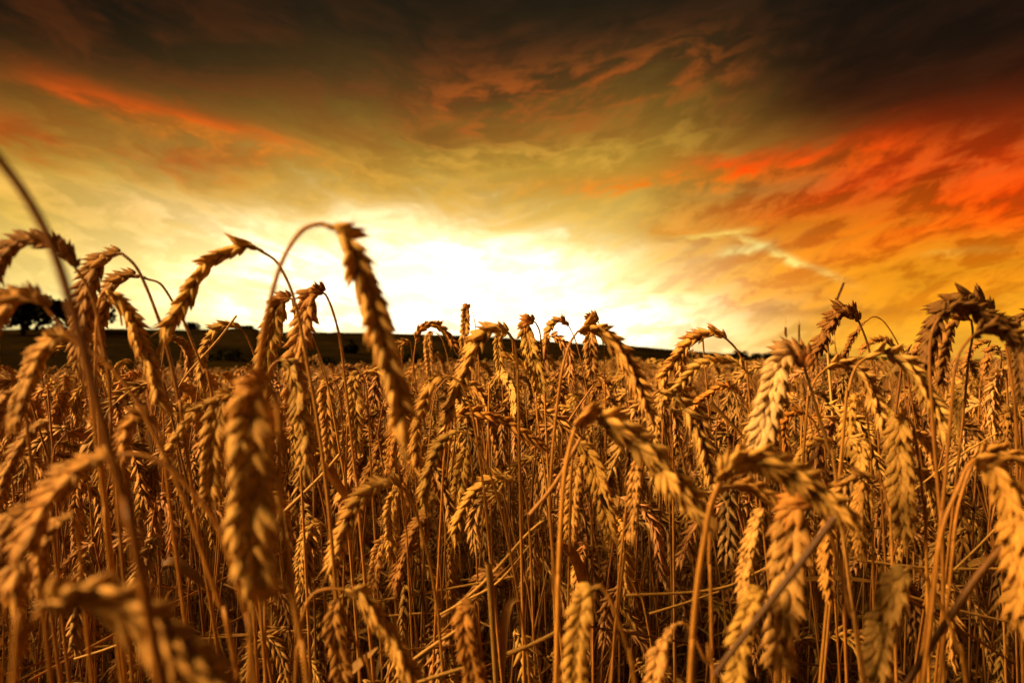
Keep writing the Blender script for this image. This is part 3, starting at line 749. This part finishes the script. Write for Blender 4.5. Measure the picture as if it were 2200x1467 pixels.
hero(.45, [(2088, 723), (2116, 705), (2151, 708), (2186, 725), (2216, 756), (2236, 802)], [(2072, 741), (2058, 766), (2050, 801), (2046, 851), (2042, 901), (2036, 971), (2030, 1041), (2022, 1111), (2013, 1185)], 30, 'near dark ear reaching out of frame from a hooked stalk', tint=SILHOUETTE, wide=True, r=1.1)
hero(.70, [(2230, 660), (2206, 670), (2187, 688), (2178, 708)], [(2245, 690), (2250, 760)], 25, 'tip of a dark ear entering from the edge above the hooked stalk', tint=SILHOUETTE)
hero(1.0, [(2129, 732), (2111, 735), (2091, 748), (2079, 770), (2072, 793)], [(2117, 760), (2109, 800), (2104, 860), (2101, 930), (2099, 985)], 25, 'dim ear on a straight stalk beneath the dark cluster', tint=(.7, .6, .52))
hero(.90, [(2142, 742), (2127, 750), (2117, 776), (2111, 806)], [(2152, 762), (2150, 802), (2146, 872), (2141, 955)], 40, 'dim short ear shaded by the ear reaching out of frame', tint=(.66, .55, .5))  # the shading is part of its tint
hero(.56, [(2160, 740), (2176, 736), (2191, 762), (2197, 802), (2200, 850)], [(2170, 790), (2180, 870), (2190, 960), (2202, 1045)], 50, 'dark ear at the very edge below the one reaching out of frame', tint=SILHOUETTE)
hero(.75, [(2102, 830), (2086, 822), (2070, 840), (2061, 870), (2056, 900), (2052, 938)], [(2117, 846), (2127, 882), (2137, 925), (2144, 1000)], 70, 'ear hanging between the two uprights near the picture edge', wide=True)
hero(.74, [(2181, 888), (2166, 884), (2160, 910), (2156, 940), (2152, 972), (2150, 990)], [(2191, 905), (2197, 970)], 80, 'dark fan spread ear near the edge above the drooping edge ear', tint=(.66, .58, .5), wide=True)
hero(.64, [(1852, 867), (1836, 861), (1825, 880), (1822, 910), (1820, 937), (1818, 966)], [(1862, 885), (1868, 950), (1872, 1020)], 80, 'crisp fan spread ear in mid field below the curving ears', wide=True)
hero(1.0, [(1877, 914), (1869, 916), (1868, 942), (1870, 974)], [(1884, 930), (1888, 990)], 82, 'small pale fan ear beside the crisp fan spread one', tint=(1.08, 1.12, 1.15))
hero(.52, [(1947, 898), (1933, 894), (1930, 922), (1934, 962), (1935, 1002), (1934, 1042), (1935, 1082), (1936, 1122), (1936, 1150)], [(1961, 912), (1969, 952), (1977, 1005), (1984, 1080), (1990, 1170)], 85, 'sharp upright hanging ear with fans stacked like steps', wide=True, tint=(1.05, 1.05, .98))
hero(.58, [(1822, 939), (1840, 948), (1848, 976), (1849, 1008), (1853, 1042), (1859, 1074)], [(1815, 955), (1808, 1000), (1804, 1060)], 70, 'ear with one big pale fan on top beside the stepped ear', wide=True, tint=(1.08, 1.1, 1.1))
hero(.65, [(1792, 947), (1766, 945), (1741, 955), (1722, 976), (1708, 1004)], [(1803, 965), (1808, 1040)], 20, 'loose ear of few kernels above the front arched ear', n=10)
hero(.74, [(1733, 891), (1712, 885), (1691, 898), (1683, 925), (1685, 956), (1690, 984)], [(1747, 902), (1760, 932), (1770, 965), (1776, 1020)], 20, 'curled rusty ear under the pale bleached one', tint=(.9, .68, .45))
hero(.37, [(1546, 1036), (1556, 1009), (1591, 989), (1632, 990), (1672, 1003), (1712, 1024), (1752, 1052), (1791, 1086), (1822, 1118)], [(1535, 1062), (1525, 1092), (1517, 1140), (1505, 1210), (1495, 1290), (1487, 1390), (1482, 1480)], 35, 'big bright ear arching forward on a thick stalk', wide=True, r=1.45, tint=(1.08, 1.08, 1.0))
hero(.42, [(1546, 1048), (1581, 1040), (1616, 1046), (1651, 1066), (1681, 1096), (1702, 1122)], [(1534, 1080), (1526, 1130), (1524, 1220), (1528, 1320)], 20, 'second ear on the twin stalk under the big bright one', tint=(.9, .8, .65))
hero(.40, [(1754, 1086), (1735, 1075), (1716, 1085), (1706, 1121), (1700, 1171), (1693, 1221), (1687, 1271), (1681, 1321), (1676, 1371), (1673, 1412)], [(1769, 1102), (1781, 1141), (1800, 1200), (1813, 1252), (1831, 1332), (1851, 1422)], 80, 'large layered ear crossed by a dark slanting straw', wide=True, tops=(.8, .6, .42))
hero(.55, [(1786, 1090), (1780, 1120), (1775, 1160), (1772, 1200), (1775, 1240), (1779, 1284)], [(1796, 1110), (1804, 1180), (1812, 1280)], 30, 'narrow ear squeezed beside the large layered ear', tint=(.85, .75, .6))
hero(.50, [(1877, 1024), (1847, 1020), (1817, 1034), (1798, 1056), (1786, 1085)], [(1892, 1032), (1902, 1062), (1910, 1105), (1916, 1180)], 25, 'short ear with bright top kernels next to the stepped ear', n=12)
hero(.56, [(1852, 1032), (1848, 1072), (1845, 1112), (1848, 1152), (1856, 1194)], [(1862, 1050), (1870, 1120), (1876, 1210)], 60, 'shaded ear hanging under the short bright topped one', tint=(.85, .75, .62))  # tint carries some of the shade
hero(.50, [(1641, 1092), (1630, 1111), (1618, 1151), (1608, 1191), (1600, 1231), (1595, 1274)], [(1652, 1110), (1660, 1190), (1664, 1290)], 55, 'ear hanging on the shaded side of the large layered ear')
hero(.39, [(1640, 1269), (1623, 1280), (1608, 1311), (1595, 1352), (1588, 1402), (1582, 1452), (1580, 1494)], [(1652, 1290), (1664, 1350), (1672, 1430)], 78, 'near ear low at the bottom under the dark slanting straw', wide=True)
hero(.41, [(1962, 1216), (1943, 1222), (1930, 1250), (1918, 1291), (1901, 1342), (1886, 1392), (1876, 1442), (1870, 1484)], [(1977, 1226), (2001, 1261), (2026, 1311), (2046, 1352), (2060, 1410), (2076, 1470)], 72, 'near ear with a narrow neck hanging in the dark bottom corner', wide=True, sparse=1)
hero(.40, [(2095, 986), (2121, 990), (2146, 1020), (2166, 1061), (2181, 1111), (2190, 1161), (2195, 1212), (2195, 1272), (2190, 1332)], [(2076, 1006), (2060, 1046), (2042, 1086), (2026, 1132), (2015, 1192), (2008, 1262)], 35, 'long drooping ear down the picture edge on a bent stalk', tint=(.9, .82, .68), wide=True)
hero(.43, [(2098, 988), (2126, 968), (2161, 975), (2196, 990), (2232, 1022)], [(2084, 1008), (2069, 1052), (2056, 1102), (2046, 1182), (2040, 1262)], 20, 'ear jutting out of frame above the long drooping edge ear', tint=(.85, .75, .62))

# the dark ergot grain on one ear
def add_ergot(root):
    v, f, c = scale_shape(.016, .0045, .004, 8, 9, .2, 1.0)
    ear = [ch for ch in root.children if ch.name.startswith('ear')][0]
    o = link('dark_kernel', make_mesh('dark_kernel', v, f, np.array((.06, .028, .022)), M_STEM), ear)
    p = P(1288, 1062, .60) - np.array(root.location)
    o.matrix_basis = Matrix.Translation(Vector(p)) @ Matrix.Rotation(R(150), 4, 'Y')
    o['label'] = 'dark purple brown ergot grain'
add_ergot(e48)

# ------------------------------------------------------------------ single straws, leaves and grasses
def straw(name, d, pts, r, label, cat='straw', tint=(1, 1, 1), flat=False, d2=None, group='loose straws and dry leaves'):
    g = np.random.default_rng(abs(hash(label)) % 9999)
    n = len(pts)
    p = np.array([P(x, y, d + ((d2 or d) - d) * i / (n - 1)) for i, (x, y) in enumerate(pts)])
    c = catmull(p, 20)
    o0 = c[0].copy()
    if flat: v, f = ribbon(c - o0, r * np.interp(np.linspace(0, 1, 20), [0, .15, .6, 1], [.5, 1, .9, .15]), np.array((.1, -.55, .8)))
    else: v, f = tube(c - o0, r * np.linspace(1, .8, 20), 7)
    o = link(name, make_mesh(name, v, f, STRAW * np.array(tint) * .85, M_LEAF if flat else M_STEM))
    o.location = tuple(o0)
    return thing(o, label, cat, group)
straw('straw', .70, [(1345, 1278), (1480, 1272), (1560, 1260), (1605, 1240), (1660, 1212)], .0016, 'pale straw lying level behind the thick stalk of the big bright ear')
straw('straw', .74, [(1395, 1318), (1480, 1292), (1545, 1270)], .0015, 'short straw rising to the thick stalk just under the level pale one')
straw('straw', .70, [(1840, 1202), (1960, 1217), (2080, 1222), (2190, 1220)], .0018, 'long level straw running behind the narrow necked ear')
straw('dry_leaf', .80, [(1700, 1246), (1800, 1242), (1880, 1250), (1930, 1262)], .0032, 'grey dry leaf lying level behind the large layered ear', 'leaf', (.55, .5, .45), True)
straw('straw', .70, [(1940, 1276), (2020, 1300), (2100, 1320), (2180, 1338)], .0016, 'straw sloping down to the edge beside the narrow necked ear')
straw('straw', .60, [(2050, 1224), (2110, 1165), (2172, 1100)], .0010, 'thin straw leaning up to the long drooping edge ear')
straw('straw', .70, [(1960, 1055), (2060, 980), (2142, 930)], .0011, 'thin straw slanting up behind the two uprights near the edge')
straw('straw', .42, [(2175, 1155), (2110, 1225), (2045, 1320), (1992, 1400), (1945, 1475)], .0024, 'dark thick straw slanting through the bottom corner', tint=(.3, .23, .2))
straw('straw', .31, [(1795, 1110), (1720, 1210), (1650, 1300), (1580, 1390), (1535, 1450)], .0019, 'dark slanting straw crossing the large layered ear', tint=(.20, .15, .13))
straw('straw', .80, [(800, 1292), (920, 1272), (1050, 1248), (1105, 1238)], .0018, 'straw lying nearly level above the shaded ear at the bottom')
straw('straw', .80, [(835, 1322), (930, 1317), (985, 1336)], .0013, 'thin straw ending by the shaded bottom ear')
straw('straw', .74, [(935, 1326), (1000, 1290), (1070, 1250), (1140, 1170)], .0016, 'straw climbing through the tangle at the centre')
straw('straw', .60, [(855, 1442), (925, 1390), (995, 1345)], .0018, 'thick straw rising to the ear with its stalk in front')
straw('straw', .55, [(885, 1470), (950, 1448), (1010, 1430)], .0018, 'straw along the bottom edge between two near ears')
straw('straw', .60, [(1090, 1404), (1150, 1380), (1205, 1352)], .0022, 'split thick straw left of the near fat ear')
straw('dry_leaf', .50, [(722, 1472), (765, 1432), (812, 1390)], .004, 'flat straw leaf behind the shaded slanting stalk', 'leaf', (.8, .75, .7), True)
straw('dry_leaf', .70, [(703, 995), (718, 1030), (738, 1060), (758, 1092)], .0055, 'broad brown leaf folded down from a stalk joint', 'leaf', (.62, .52, .45), True)
straw('straw', .70, [(612, 1098), (690, 1022), (730, 975)], .0019, 'leaning straw behind the full hanging ear')
straw('straw', .50, [(1138, 1106), (1195, 1035), (1248, 940)], .0017, 'brown straw leaning across the stout centre stalk', tint=(.75, .62, .55))
straw('straw', .80, [(1222, 905), (1245, 870), (1275, 828)], .0014, 'short brown straw leaning below the glowing curved ear', tint=(.7, .55, .5))
straw('straw', .70, [(1528, 865), (1566, 905), (1606, 948)], .0020, 'dark doubled straw beneath the orange curled ear', tint=(.5, .42, .36))
straw('straw', .60, [(1050, 1210), (1058, 1330), (1066, 1470)], .0030, 'pale broken straw standing upright near the centre', tint=(.7, .68, .66))
straw('dry_leaf', .60, [(1118, 1286), (1096, 1296), (1084, 1340), (1080, 1410), (1082, 1475)], .004, 'curled dry leaf hanging beside the broken upright straw', 'leaf', (.6, .56, .5), True)
straw('straw', .80, [(1777, 735), (1782, 800), (1788, 880), (1794, 945)], .0017, 'bleached upright straw below the arched dark ear', tint=(1.1, 1.25, 1.6))
straw('straw', .78, [(508, 678), (470, 728), (405, 800), (378, 842)], .0013, 'straw leaning across the ear in front of the dark hill')
straw('dry_leaf', .62, [(1208, 1172), (1232, 1195), (1248, 1240), (1258, 1290)], .006, 'brown leaf arching from the pair of centre stalks', 'leaf', (.6, .5, .42), True)
straw('dry_leaf', .62, [(350, 1212), (372, 1207), (410, 1232), (450, 1270)], .005, 'dark curled leaf between the blurred stalks', 'leaf', (.3, .25, .22), True)
straw('dry_leaf', .75, [(2080, 1215), (2115, 1203), (2150, 1208), (2180, 1222)], .004, 'grey leaf curled over the long level straw', 'leaf', (.6, .58, .6), True)
straw('straw', .66, [(160, 1415), (210, 1400), (252, 1385)], .0014, 'short straw bridging the dark gap under the nearest ear')
straw('straw', .5, [(232, 640), (255, 668), (262, 700)], .0009, 'thin broken straw bit among the dark ears')
straw('straw', .75, [(950, 1325), (1040, 1250), (1130, 1150), (1165, 1120)], .0021, 'long straw slanting up past the broken upright one')
straw('straw', .9, [(1660, 1190), (1560, 1240), (1450, 1310)], .0012, 'faint straw deep behind the thick stalk')
straw('straw', .85, [(1870, 1105), (1920, 1085), (1960, 1070)], .0012, 'pale straw stub beside the tip of the stepped ear')
straw('straw', .85, [(1870, 1135), (1940, 1130), (2010, 1115)], .0013, 'pale straw lying under the tip of the stepped ear')

def grass(d, pts, head, label, tint):
    p = np.array([P(x, y, d) for x, y in pts])
    q = p[0] * np.array((1, 1, 0)); full = np.vstack([p[::-1], (p[0] + q) / 2 + (0, .01, 0), q])
    c = catmull(full, 40)
    root = link('grass_stalk', None); root.location = tuple(q); root.empty_display_size = .03
    thing(root, label, 'grass', 'wild grass stalks above the wheat')
    v, f = tube(c - q, np.linspace(.0005, .0011, 40), 6)
    link('stem', make_mesh('stem', v, f, STRAW * .8, M_STEM), root)
    if head:
        h = catmull(np.array([P(x, y, d) for x, y in head]), 14)
        g = np.random.default_rng(5)
        V, Fc, o = [], [], 0
        t, N, B = frames(h)
        for i in range(14):
            for a in np.linspace(0, 6.28, 6, endpoint=False) + i:
                dd = unit(t[i] * 1.6 + math.cos(a) * N[i] + math.sin(a) * B[i])
                s, ff, _ = scale_shape(.006, .0016, .0014, 5, 5, .2, 1)
                ax = unit(np.cross(dd, (.3, .2, .9))); m = np.stack([ax, np.cross(dd, ax), dd], 1)
                V.append(s @ m.T + h[i]); Fc.append(ff + o); o += len(s)
        link('seed_head', make_mesh('seed_head', np.vstack(V) - q, np.vstack(Fc), np.array(tint), M_CHAFF), root)
grass(1.5, [(1794, 672), (1800, 645), (1811, 613), (1817, 594)], [(1797, 647), (1804, 630), (1812, 611)], 'grass stalk with a dark slim seed head above the arched dark ear', (.16, .06, .04))
grass(1.7, [(1691, 748), (1688, 712), (1688, 680)], [(1690, 724), (1688, 716), (1688, 706)], 'thin grass stalk with a small knot above the pale bleached ear', (.3, .14, .06))
grass(1.7, [(1719, 745), (1717, 715), (1717, 685)], [(1718, 736), (1717, 720), (1717, 700)], 'thin straight grass stalk beside the knotted one', (.3, .16, .07))
grass(2.0, [(1487, 740), (1487, 720), (1487, 700)], None, 'very thin grass blade above the bowed skyline ear', (.3, .16, .07))

# ------------------------------------------------------------------ more plants of the crop, copied from a few models
def proto_curves(seed):
    """stem and ear curve of one plant standing at the origin, arch towards +x"""
    g = np.random.default_rng(seed)
    H = 1.0
    lean = g.uniform(.02, .10)
    bend = g.uniform(.030, .055)
    top = np.array((lean, g.normal(0, .015), H))
    st = [np.array((0, 0, 0)), np.array((lean * .25, 0, H * .45)), np.array((lean * .7, top[1] * .6, H - .10)), top - (bend * .35, 0, .018), top]
    ang0 = R(g.uniform(-25, 20)); ang1 = R(g.uniform(62, 100))
    L = g.uniform(.082, .108)
    p = top.copy(); ear = [p.copy()]
    m = 10
    for i in range(m):
        a = ang0 + (ang1 - ang0) * min(1, (i / m) * g.uniform(1.5, 1.7)) 
        p = p + np.array((math.cos(a), g.normal(0, .06), -math.sin(a))) * (L / m)
        ear.append(p.copy())
    return np.array(st), np.array(ear), L

def fit_height(st, ear, h):
    """shorten the straw, keeping the ear its size"""
    dz = h - st[-1][2]
    s2 = st.copy(); s2[:, 2] = s2[:, 2] * 1.0
    k = st[:, 2] / st[-1][2]
    s2[:, 2] = st[:, 2] + dz * np.minimum(1, k * 1.15).clip(0, 1)
    s2[0, 2] = 0
    return s2, ear + (0, 0, dz)

PROTO = []
for k in range(16):
    st, ear, L = proto_curves(40 + k)
    h = .46 + .395 * (((k * 7) % 16) / 15) ** .75
    st, ear = fit_height(st, ear, h)
    PROTO.append((catmull(st, 40), catmull(ear, 30), L, h))

EARVAR = {}
def proto_meshes(k):
    if k not in EARVAR:
        st, ear, L, h = PROTO[k]
        sm = stem_mesh(st[::-1], .0010, .0018, 70 + k)
        v, f = tube(ear, np.linspace(.0011, .0006, len(ear)), 6)
        rm = make_mesh('rachis', v, f, STRAW * .85, M_STEM)
        roll = [10, 80, 35, 85, 60, 20, 75, 45][k % 8]
        lay = ear_layout(ear, roll, L / .094, int(round(.094 / 0.0053)), None, 200 + k)
        # joined ear for plants too far to show single spikelets
        V, Fc, C, o = [], [], [], 0
        g = random.Random(k)
        for (pos, X, Y, Z, sz, q) in lay:
            sv, sf, sc = spikelet_geo(g.randrange(8), ring=6, segs=7)
            V.append(sv @ np.stack([X, Y, Z], 0) * sz + pos); Fc.append(sf + o); C.append(sc); o += len(sv)
        V.append(v); Fc.append(f + o); C.append(np.tile(STRAW * .85, (len(v), 1)))
        em = make_mesh('ear', np.vstack(V), np.vstack(Fc), np.vstack(C), M_CHAFF)
        g2 = np.random.default_rng(k)
        b = st[24]; a = g2.uniform(0, 6.28); oo = np.array((math.cos(a), math.sin(a), 0)) * g2.uniform(.05, .10)
        lp = catmull(np.array([b, b + oo * .4 + (0, 0, .05), b + oo + (0, 0, .02), b + oo * 1.5 - (0, 0, .09)]), 12)
        lv, lf = ribbon(lp, np.interp(np.linspace(0, 1, 12), [0, .3, 1], [.0015, .004, .0004]), np.array((.2, .3, 1)))
        lm = make_mesh('leaf', lv, lf, STRAW * .75, M_LEAF)
        EARVAR[k] = (sm, rm, lay, em, lm)
    return EARVAR[k]

def zone_label(x, y, k, rz, tone):
    """what sets one copied plant apart: tone, face, way it bows, row and the thing it stands below"""
    u = x / y
    wh = ('below the hilltop tree' if u < -.50 else 'below the bowed long ear' if u < -.36 else 'below the two crossing stalks' if u < -.22 else 'below the tallest ear' if u < -.08
          else 'below the white glow' if u < .06 else 'below the glowing curved ear' if u < .2 else 'below the bowed skyline ear' if u < .34 else 'below the grass seed head' if u < .5 else 'below the dark ear arch')
    row = 'deep in the crop' if y > 1.6 else 'in mid crop' if y > 1.2 else 'behind the front ears'
    way = ['away', 'sideways', 'forward', 'across'][int(((math.degrees(rz) - 45) % 360) // 90)]
    ht = 'tall' if PROTO[k][3] > .74 else 'short' if PROTO[k][3] < .64 else 'middling'
    face = ['rowed', 'fanned', 'twisted', 'fanned', 'turned', 'rowed', 'fanned', 'twisted'][k % 8]
    return f'{tone} {ht} {face} ear bowing {way}, {row} {wh}'

used = set()
N_COPY = 300 - len(HEROES)
spots = []
g = np.random.default_rng(11)
tries = 0
while len(spots) < N_COPY and tries < 20000:
    tries += 1
    y = math.sqrt(g.uniform(.80 ** 2, 1.95 ** 2)); x = g.uniform(-.80, .80) * y
    if any((x - a) ** 2 + (y - b) ** 2 < (.032 * y) ** 2 for a, b in spots): continue
    spots.append((x, y))
for i, (x, y) in enumerate(sorted(spots, key=lambda s: s[1])):
    for attempt in range(40):
        k = int(g.integers(len(PROTO))); rz = g.uniform(0, 6.28)
        q = g.uniform(.82, 1.12); tn = (q * g.uniform(.97, 1.03), q * g.uniform(.90, 1.05), q * g.uniform(.8, 1.1))
        tone = 'dull' if q < .92 else 'bright' if q > 1.03 else 'golden'
        if g.random() < .1: tn = (.8, .64, .5); tone = 'rusty'
        elif g.random() < .08: tn = (1.1, 1.2, 1.4); tone = 'pale'
        label = zone_label(x, y, k, rz, tone)
        if label not in used: break
    used.add(label)
    st, ear, L, h = PROTO[k]
    sm, rm, lay, em, lm = proto_meshes(k)
    root = link('wheat_plant', None); root.empty_display_size = .03
    root.location = (x, y, -.005)
    root.rotation_euler = (g.normal(0, .03), g.normal(0, .03), rz)
    sc = g.uniform(.95, 1.06); root.scale = (sc, sc, sc)
    thing(root, label, 'wheat', GROUP)
    s = link('stem', sm, root); s.color = (*[c ** .5 for c in tn], 1)
    if g.random() < .5: link('leaf', lm, root)
    if y < 1.35:
        e = link('ear', rm, root); e.color = (*tn, 1)
        rr = random.Random(i)
        for (pos, X, Y, Z, sz, qq) in lay:
            if rr.random() < .05 and qq < .9: continue
            o = link('spikelet', rr.choice(SPK_AWN if qq > .85 else SPK), e)
            o.matrix_basis = Matrix(((X[0] * sz, Y[0] * sz, Z[0] * sz, pos[0]), (X[1] * sz, Y[1] * sz, Z[1] * sz, pos[1]), (X[2] * sz, Y[2] * sz, Z[2] * sz, pos[2]), (0, 0, 0, 1)))
            o.color = (*tn, 1)
    else:
        e = link('ear', em, root); e.color = (*tn, 1)

# ------------------------------------------------------------------ the rest of the field: one mass
def quads_to_tris(f): return np.vstack([f[:, [0, 1, 2]], f[:, [0, 2, 3]]])
def template(seed, level):
    k = seed % 16
    st, ear, L, h = PROTO[k]
    V, Fc, C, o = [], [], [], 0
    gg = random.Random(seed)
    if level < 2:
        lay = ear_layout(ear, [10, 80, 35, 85, 60, 20, 75, 45][k % 8], L / .094 * (1.05 if level else 1.0), 14 if level == 0 else 12, None, seed)
        pool = SPK_LOW if level == 0 else SPK_MINI
        for (pos, X, Y, Z, sz, q) in lay:
            sv, sf, sc = gg.choice(pool)
            kk = sz * 1.12 if level == 0 else sz * 1.2
            V.append(sv @ np.stack([X, Y, Z], 0) * kk + pos); Fc.append(quads_to_tris(sf) + o); C.append(sc * (gg.uniform(.85, 1.12))); o += len(sv)
    else:
        e = ear[::5] if level == 2 else ear[[0, 10, 20, 29]]
        w = np.interp(np.linspace(0, 1, len(e)), [0, .2, .8, 1], [.003, .0085, .008, .002])
        w = w * np.where(np.arange(len(e)) % 2 == 0, .8, 1.15)
        v, f = tube(e, w * (1.0 if level == 2 else 1.5), 4)
        V.append(v); Fc.append(quads_to_tris(f) + o); C.append(np.tile(STRAW * gg.uniform(.8, 1.05), (len(v), 1))); o += len(v)
    if level == 3: return np.vstack(V), np.vstack(Fc), np.vstack(C)
    ns = [8, 4, 3][level]
    stp = st[np.linspace(12 if level else 0, len(st) - 1, ns).astype(int)]
    v, f = tube(stp, [.0013, .0015, .002][level], [4, 3, 3][level])
    V.append(v); Fc.append(quads_to_tris(f) + o); C.append(np.tile(STRAW * np.array((.62, .50, .38)), (len(v), 1)))
    return np.vstack(V), np.vstack(Fc), np.vstack(C)

TEM = [[template(s, lv) for s in range(16 if lv == 0 else 16)] for lv in range(4)]
def scatter(V, Fc, C, rmin, rmax, dens, level, g, off, amax=.86, behind=False):
    area = math.pi * (rmax ** 2 - rmin ** 2) if behind else amax * (rmax ** 2 - rmin ** 2)
    n = int(area * dens)
    for i in range(n):
        y = math.sqrt(g.uniform(rmin ** 2, rmax ** 2))
        x = g.uniform(-amax, amax) * y
        v, f, c = TEM[level][int(g.integers(16))]
        a = g.uniform(0, 6.28); s = g.uniform(.94, 1.08)
        ca, sa = math.cos(a) * s, math.sin(a) * s
        z0 = ground_z(x, y)
        hz_ = g.uniform(.92, 1.06) if y < 8 else g.uniform(1.0, 1.12)
        w = np.empty_like(v)
        w[:, 0] = v[:, 0] * ca - v[:, 1] * sa + x; w[:, 1] = v[:, 0] * sa + v[:, 1] * ca + y; w[:, 2] = v[:, 2] * s + z0 + (hz_ - 1) * .5
        V.append(w); Fc.append(f + off)
        q = g.uniform(.62, 1.12); C.append(c * np.array((q, q * g.uniform(.86, 1.06), q * g.uniform(.8, 1.5))))
        off += len(v)
    return off

def scatter_around(V, Fc, C, rmin, rmax, dens, g, off):
    # the crop goes on beside and behind the viewer
    for i in range(int(math.pi * (rmax ** 2 - rmin ** 2) * dens)):
        r = math.sqrt(g.uniform(rmin ** 2, rmax ** 2)); a = g.uniform(0, 6.28)
        x, y = r * math.sin(a), r * math.cos(a)
        if y > 0 and abs(x) < .95 * y + .10: continue
        v, f, c = TEM[2][int(g.integers(16))]
        b = g.uniform(0, 6.28); ca, sa = math.cos(b), math.sin(b)
        w = np.stack([v[:, 0] * ca - v[:, 1] * sa + x, v[:, 0] * sa + v[:, 1] * ca + y, v[:, 2]], 1)
        V.append(w); Fc.append(f + off); C.append(c); off += len(v)
    return off

V, Fc, C = [], [], []
gf = np.random.default_rng(21)
off = 0
off = scatter(V, Fc, C, .78, 1.5, 760, 0, gf, off)
off = scatter(V, Fc, C, 1.5, 2.2, 400, 1, gf, off)
for i in range(90):       # plants added unseen below the view, to shade the lower stems
    y = gf.uniform(.32, .80); x = gf.uniform(-1.0, 1.0) * y
    v, f, c = TEM[0][int(gf.integers(16))]
    top = v[:, 2].max(); b = gf.uniform(0, 6.28); ca, sa = math.cos(b), math.sin(b)
    w = np.stack([v[:, 0] * ca - v[:, 1] * sa + x, v[:, 0] * sa + v[:, 1] * ca + y, v[:, 2] + (.9 - .56 * (y + .06) - .02 - top)], 1)
    w[:, 2] = np.maximum(w[:, 2], 0)
    V.append(w); Fc.append(f + off); C.append(c * .85); off += len(v)
off = scatter_around(V, Fc, C, .36, 2.1, 480, gf, off)
off = scatter(V, Fc, C, 2.2, 4.5, 112, 1, gf, off)
off = scatter(V, Fc, C, 4.5, 18, 26, 2, gf, off)
off = scatter(V, Fc, C, 18, 62, 3.2, 3, gf, off)
fm = make_mesh('wheat_field', np.vstack(V), np.vstack(Fc), np.vstack(C), M_CHAFF)
fo = link('wheat_field', fm)
fo['kind'] = 'stuff'
thing(fo, 'packed mass of ripe wheat stretching back to the dark hill', 'wheat')
print('field tris', sum(len(f) for f in Fc))

# ------------------------------------------------------------------ tangle of straw and leaves under the ears
V, Fc, C = [], [], []; off = 0
gu = np.random.default_rng(31)
for i in range(5200):
    y = math.sqrt(gu.uniform(.55 ** 2, 2.4 ** 2)); x = gu.uniform(-.85, .85) * y
    kind = gu.random()
    if kind < .22:      # bare standing straw
        h = gu.uniform(.2, .5); l = gu.normal(0, .06, 2)
        p = np.array([(x, y, 0), (x + l[0] * .5, y + l[1] * .5, h * .5), (x + l[0], y + l[1], h)])
        v, f = tube(catmull(p, 4), gu.uniform(.0011, .002), 5)
    elif kind < .72:    # fallen straw
        a = gu.uniform(0, 6.28); L = gu.uniform(.12, .42); z = gu.uniform(.12, .58); t = gu.normal(0, .3)
        p = np.array([(x, y, z), (x + math.cos(a) * L * .5, y + math.sin(a) * L * .5, z + t * L * .5 + gu.normal(0, .006)), (x + math.cos(a) * L, y + math.sin(a) * L, z + t * L)])
        v, f = tube(catmull(p, 4), gu.uniform(.0009, .0018), 5)
    else:               # dry leaf blade
        a = gu.uniform(0, 6.28); L = gu.uniform(.08, .2); z = gu.uniform(.05, .46)
        e = np.array((math.cos(a), math.sin(a), 0)) * L
        b = np.array((x, y, z))
        p = np.array([b, b + e * .35 + (0, 0, L * .3), b + e * .75 + (0, 0, L * .15), b + e * .95 - (0, 0, L * .4)])
        v, f = ribbon(catmull(p, 8), np.interp(np.linspace(0, 1, 8), [0, .3, 1], [.0015, gu.uniform(.0025, .005), .0004]), np.array((.2, .3, 1)))
    V.append(v); Fc.append(f + off); off += len(v)
    q = gu.uniform(.25, .8) if kind < .72 and kind >= .22 else gu.uniform(.10, .30) if gu.random() > .16 else .65  # mostly dark tints, painting in the shade below the ears
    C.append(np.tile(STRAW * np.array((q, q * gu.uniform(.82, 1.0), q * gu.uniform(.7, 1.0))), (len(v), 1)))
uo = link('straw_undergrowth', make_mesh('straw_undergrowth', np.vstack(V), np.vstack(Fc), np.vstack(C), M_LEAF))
uo['kind'] = 'stuff'
thing(uo, 'tangle of dry straw and leaves under the ears', 'straw')
